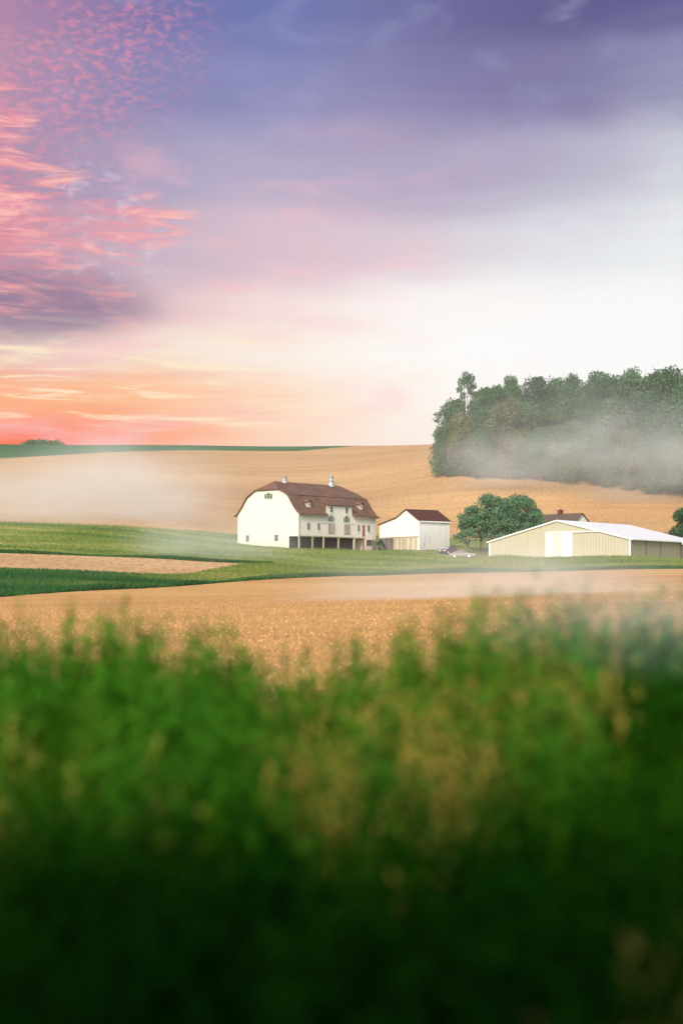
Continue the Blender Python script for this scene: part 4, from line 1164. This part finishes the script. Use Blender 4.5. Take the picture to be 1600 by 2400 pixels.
# straw and clods on the near field
n = 70000
Ys = 26 + 190 * rng.random(n) ** 1.7
xs = rng.uniform(-0.27, 0.27, n) * Ys
zs = gz(xs, Ys)
aa = rng.random(n) * 3.1416
ln = 0.012 + 0.035 * rng.random(n); wd_ = 0.005 + 0.007 * rng.random(n)
ax = np.stack([np.cos(aa) * ln, np.sin(aa) * ln, rng.normal(size=n) * 0.03], -1); bx = np.stack([-np.sin(aa) * wd_, np.cos(aa) * wd_, np.abs(rng.normal(size=n)) * 0.02], -1)
C_ = np.stack([xs, Ys, zs + 0.03], -1)
m_straw, h_ = new_mat('straw')
M['straw'] = finish(m_straw, h_, h_.ramp(h_.noise(pos(h_), 2.3, 2), [(0.35, (0.40, 0.22, 0.084)), (0.65, (0.54, 0.33, 0.14))]), 0.9)
o = np_mesh('straw', np.stack([C_ - ax - bx, C_ + ax - bx, C_ + ax + bx, C_ - ax + bx], 1).reshape(-1, 3), 4, M['straw'])
tag(o, 'pale chopped straw scattered over the near ploughed field', 'straw', None, 'stuff')
n = 48000
Ys = 30 + 180 * rng.random(n) ** 1.4
xs = rng.uniform(-0.27, 0.27, n) * Ys
zs = gz(xs, Ys)
r_ = 0.012 + 0.035 * rng.random(n) ** 2
C_ = np.stack([xs, Ys, zs], -1)
tri = []
ac_ = rng.random(n) * 3.1416
for k in range(4):
    a0 = ac_ + k * math.pi / 2; a1 = a0 + math.pi / 2
    tri.append(np.stack([C_ + np.stack([np.cos(a0) * r_, np.sin(a0) * r_, -0.01 + 0 * r_], -1), C_ + np.stack([np.cos(a1) * r_, np.sin(a1) * r_, -0.01 + 0 * r_], -1), C_ + np.stack([0.2 * r_, 0.1 * r_, r_ * 0.5], -1)], 1))
m_clod, h_ = new_mat('clod')
M['clod'] = finish(m_clod, h_, h_.ramp(h_.noise(pos(h_), 1.3, 2), [(0.35, (0.17, 0.082, 0.035)), (0.65, (0.33, 0.175, 0.072))]), 1.0)
o = np_mesh('soil_clods', np.concatenate(tri, 0).reshape(-1, 3), 3, M['clod'])
tag(o, 'brown soil clods lying across the near ploughed field', 'soil', None, 'stuff')

# ------------------------------------------------------------------ foreground bank: tall grass, leafy weeds and seed heads, out of focus
def ribbon(x, y, z0, h, wdt, bend, ang, segs, r):
    """curved tapering blades: arrays of n; returns quads"""
    n = len(x)
    fx, fy = np.cos(ang), np.sin(ang)
    sa = ang + math.pi / 2 + r.normal(size=n) * 0.5
    sx, sy = np.cos(sa), np.sin(sa)
    rows_ = []
    for k in range(segs + 1):
        t = k / segs
        off = bend * h * t ** 2
        zz = z0 + h * (t - 0.35 * np.abs(bend) * t ** 3)
        w_ = wdt * (1 - t) ** 0.7 * (0.7 + 0.6 * min(1, t * 3)) + 0.0008
        c = np.stack([x + fx * off, y + fy * off, zz], -1)
        s_ = np.stack([sx * w_, sy * w_, 0 * w_], -1)
        rows_.append((c - s_, c + s_))
    qd = [np.stack([rows_[k][0], rows_[k][1], rows_[k + 1][1], rows_[k + 1][0]], 1) for k in range(segs)]
    return np.concatenate(qd, 0).reshape(-1, 3)
def fg_points(n, y0, y1, p=1.0):
    Y = y0 + (y1 - y0) * rng.random(n) ** p
    x = rng.uniform(-1, 1, n) * (0.27 * Y + 0.5)
    return x, Y
M['fg_green'] = mat_leaf('fg_green', (0.036, 0.180, 0.003), (0.105, 0.260, 0.006), (0.30, 0.340, 0.022), 0.55, 0.45, 0.0)
M['fg_shaded'] = mat_leaf('fg_shaded', (0.005, 0.044, 0.002), (0.014, 0.080, 0.004), (0.045, 0.125, 0.010), 1.4, 0.30, 0.0)  # weed green with the foreground shade put into the colour
M['fg_mid'] = mat_leaf('fg_mid', (0.030, 0.165, 0.008), (0.085, 0.260, 0.014), (0.240, 0.350, 0.045), 1.0, 0.42, 0.04)
M['fg_tan'] = mat_leaf('fg_tan', (0.24, 0.21, 0.022), (0.36, 0.29, 0.04), (0.48, 0.34, 0.07), 2.0, 0.30)
x, Y = fg_points(17000, 3.0, EDGE + 0.6, 0.8)
zg = bank_z(x, Y); zt_ = canopy(x, Y)
h = (zt_ - zg) * (0.6 + 0.5 * rng.random(len(x)))
V1 = ribbon(x, Y, zg - 0.02, h, 0.004 + 0.006 * rng.random(len(x)), 0.15 + 0.5 * rng.random(len(x)), rng.random(len(x)) * 6.283, 4, rng)
o = np_mesh('foreground_grass', V1, 4, M['fg_green'])
tag(o, 'tall blurred green grass filling the foreground bank', 'grass', None, 'stuff')
# leafy weeds: upright stems with many short leaves
x, Y = fg_points(2000, 3.0, EDGE + 0.8, 0.65)
xn, Yn = fg_points(1500, 1.5, 4.6, 0.9)
x = np.r_[x, xn]; Y = np.r_[Y, Yn]
zg = bank_z(x, Y); zt_ = canopy(x, Y)
px_ = 800 + F * x / Y
spike = np.where(rng.random(len(x)) < 0.10, 0.17 * rng.random(len(x)) * np.clip((Y - 4) / 3, 0, 1), 0.0)
h = (zt_ - zg) * (0.80 + 0.32 * rng.random(len(x))) + spike
stems = ribbon(x, Y, zg - 0.02, h, np.full(len(x), 0.005), 0.05 + 0.08 * rng.random(len(x)), rng.random(len(x)) * 6.283, 3, rng)
LP = []
nl = 30
for k in range(nl):
    t = 0.30 + 0.72 * (k + rng.random(len(x))) / nl
    a = rng.random(len(x)) * 6.283
    L_ = 0.105 * (1.15 - t * 0.70) * (0.6 + 0.6 * rng.random(len(x)))
    base_ = np.stack([x, Y, zg + h * t], -1)
    dir_ = np.stack([np.cos(a), np.sin(a), 0.25 + 0.6 * rng.random(len(x))], -1) * L_[:, None]
    sd = np.stack([-np.sin(a), np.cos(a), 0 * a], -1) * (L_ * 0.30)[:, None]
    LP.append(np.stack([base_, base_ + dir_ * 0.45 + sd, base_ + dir_, base_ + dir_ * 0.45 - sd], 1).reshape(-1, 3))
WV = np.concatenate([stems] + LP, 0)
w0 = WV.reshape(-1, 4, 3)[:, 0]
far_ = (w0[:, 1] > 4.4 + 0.8 * rng.random(len(w0))) & ~((800 + F * w0[:, 0] / w0[:, 1] > 1390 + 60 * rng.random(len(w0))) & (w0[:, 1] < 6.9))  # near weeds and the right-hand clump get the colour darkened for shade
o = np_mesh('leafy_weeds', WV.reshape(-1, 4, 3)[far_].reshape(-1, 3), 4, M['fg_mid'])
tag(o, 'blurred bright green leafy weeds along the far side of the foreground bank', 'weeds', None, 'stuff')
o = np_mesh('shaded_weeds', WV.reshape(-1, 4, 3)[~far_].reshape(-1, 3), 4, M['fg_shaded'])
tag(o, 'blurred leafy weeds on the foreground bank, shade put into their very dark colour', 'weeds', None, 'stuff')
# seed heads and dry grass, thicker to the right of the middle
n = 560
ncl = 52
cpx = np.concatenate([rng.normal(1060, 200, 38), rng.uniform(-100, 1700, ncl - 38)]); cY = 4.6 + 2.8 * rng.random(ncl)
cpx[:5] = (1480, 1540, 1600, 1420, 1560); cY[:5] = (2.7, 2.6, 2.8, 2.9, 3.0)
kk = rng.integers(0, ncl, n)
Y = cY[kk] + rng.normal(size=n) * 0.28; pxs = cpx[kk] + rng.normal(size=n) * 55
x = (pxs - 800) / F * Y
zg = bank_z(x, Y); zt_ = canopy(x, Y)
h = (zt_ - zg) * (0.85 + 0.20 * rng.random(n))
dry = ribbon(x, Y, zg - 0.02, h, np.full(n, 0.0025), 0.12 + 0.2 * rng.random(n), np.full(n, 0.4) + rng.normal(size=n), 3, rng)
HS = []
for k in range(14):
    t = 0.74 + 0.27 * (k + rng.random(n)) / 14
    a = rng.random(n) * 6.283
    L_ = 0.024 * (0.5 + rng.random(n))
    base_ = np.stack([x, Y, zg + h * t], -1)
    dir_ = np.stack([np.cos(a), np.sin(a), 0.9 + 0 * a], -1) * L_[:, None]
    sd = np.stack([-np.sin(a), np.cos(a), 0 * a], -1) * (L_ * 0.3)[:, None]
    HS.append(np.stack([base_, base_ + dir_ * 0.45 + sd, base_ + dir_, base_ + dir_ * 0.45 - sd], 1).reshape(-1, 3))
o = np_mesh('seed_heads', np.concatenate([dry] + HS, 0), 4, M['fg_tan'])
tag(o, 'blurred tan seed heads among the foreground grass', 'seed heads', None, 'stuff')

# ------------------------------------------------------------------ unseen trees added behind the camera to darken the near grass
def added_shade_tree(seed, x, y):
    """added unseen tree, leaves trimmed to shade only the near grass and clear the view"""
    r = np.random.default_rng(seed)
    z = float(bank_z(np.array([x]), np.array([y]))[0])
    blobs = [(r.normal() * 2.0, r.normal() * 1.7, 2.2 + 3.4 * r.random(), 0.9 + 0.5 * r.random()) for _ in range(46)]
    P, dv = crown_points(blobs, 15000, r)
    wy = P[:, 1] + y; wz = P[:, 2] + z
    ok = (wz < 0.705 * (4.4 - wy) - 0.75) & ((wy < -0.4) | (wz > 1.0 + 0.62 * np.maximum(wy, 0))) & (P[:, 2] > 1.0)
    P, dv = P[ok], dv[ok]
    crown = np_mesh('crown', leaf_quads(P, dv, 0.17, r), 4, M['dark_leaf'])
    tm = MB(); limbs(tm, [b for b in blobs if b[1] + y < -0.8][:12], 5.0, 1.6, r, 0.16)
    return (crown, tm.build('trunk', M['bark'], None, smooth=True)), z
for k, (x, y, lab) in enumerate(((-3.7, -2.7, 'added unseen tree shading the foreground bank from the left'), (0.2, -3.4, 'added unseen tree shading the foreground bank from the middle'), (4.0, -2.6, 'added unseen tree shading the foreground bank from the right'))):
    pr, z = added_shade_tree(71 + k, x, y)
    plant_tree(pr, 'added_shade_tree', (x, y, z), 0, (1, 1, 1), lab, 'added unseen trees shading the bank')

# ------------------------------------------------------------------ mist banks and thin haze
def mat_mist(name, dens, nscale, seed):
    m, h = new_mat(name)
    p = objc(h)
    ln_ = h.n('ShaderNodeVectorMath', {'operation': 'LENGTH'}); h.put(ln_.inputs[0], p)
    fall = h.ss(ln_.outputs['Value'], 1.0, 0.15)
    nz = h.noise(h.map(p, (nscale, nscale, nscale), (0, 0, 0), (seed, seed * 2, 0)), 1.0, 3, 0.55)
    dn = h.m('MULTIPLY', h.m('MULTIPLY', fall, h.ss(nz, 0.22, 0.78)), dens)
    v = h.n('ShaderNodeVolumePrincipled', Color=(0.92, 0.975, 1.0), Density=dn, Anisotropy=-0.08)
    o = h.n('ShaderNodeOutputMaterial'); h.t.links.new(v.outputs[0], o.inputs['Volume'])
    return m
def mist(px, py, Y, rx, ry, rz, tau, label, seed):
    bm = bmesh.new(); bmesh.ops.create_icosphere(bm, subdivisions=3, radius=1.0)
    me = bpy.data.meshes.new('mist'); bm.to_mesh(me); bm.free()
    me.materials.append(mat_mist('mist', tau / ry, 1.6, seed))
    o = bpy.data.objects.new('mist', me); COL.objects.link(o)
    o.location = ((px - 800) / F * Y, Y, (1380 - py) / F * Y)
    o.scale = (rx, ry, rz)
    tag(o, label, 'mist', None, 'stuff')
mist(290, 1170, 345, 32, 30, 20, 1.25, 'upright pale bank of mist on the ploughed hill at left', 1.0)
mist(90, 1180, 325, 38, 26, 13, 1.0, 'low flat mist over the meadow edge at far left', 2.0)
mist(500, 1280, 252, 20, 20, 7, 0.7, 'thin mist drifting over the meadow left of the barn', 3.0)
mist(1330, 1010, 392, 62, 16, 30, 0.22, 'thin grey veil of mist over the whole hillside wood', 8.0)
mist(500, 1140, 380, 90, 30, 20, 0.15, 'faint wide veil of mist along the ploughed hill', 9.0)
mist(1200, 1082, 404, 28, 16, 11, 0.85, 'mist at the foot of the left part of the hillside wood', 4.0)
mist(1540, 1065, 390, 40, 18, 18, 0.95, 'thick mist at the foot of the right part of the hillside wood', 5.0)
mist(1130, 1385, 130, 22, 26, 5.5, 1.0, 'low mist lying on the near ploughed field', 6.0)
mist(1480, 1455, 7.0, 0.9, 1.9, 0.32, 0.5, 'wisp of mist over the foreground grass at right', 7.0)
hz = MB(); hz.box(-2450, 2450, -70, 1560, -8, 125)
m_, h_ = new_mat('haze')
v_ = h_.n('ShaderNodeVolumePrincipled', Color=(0.93, 0.96, 0.96), Density=0.00011, Anisotropy=0.0)
o_ = h_.n('ShaderNodeOutputMaterial'); h_.t.links.new(v_.outputs[0], o_.inputs['Volume'])
o = hz.build('haze', m_); o['kind'] = 'stuff'; o['label'] = 'thin pale haze in the air over the whole valley'; o['category'] = 'haze'
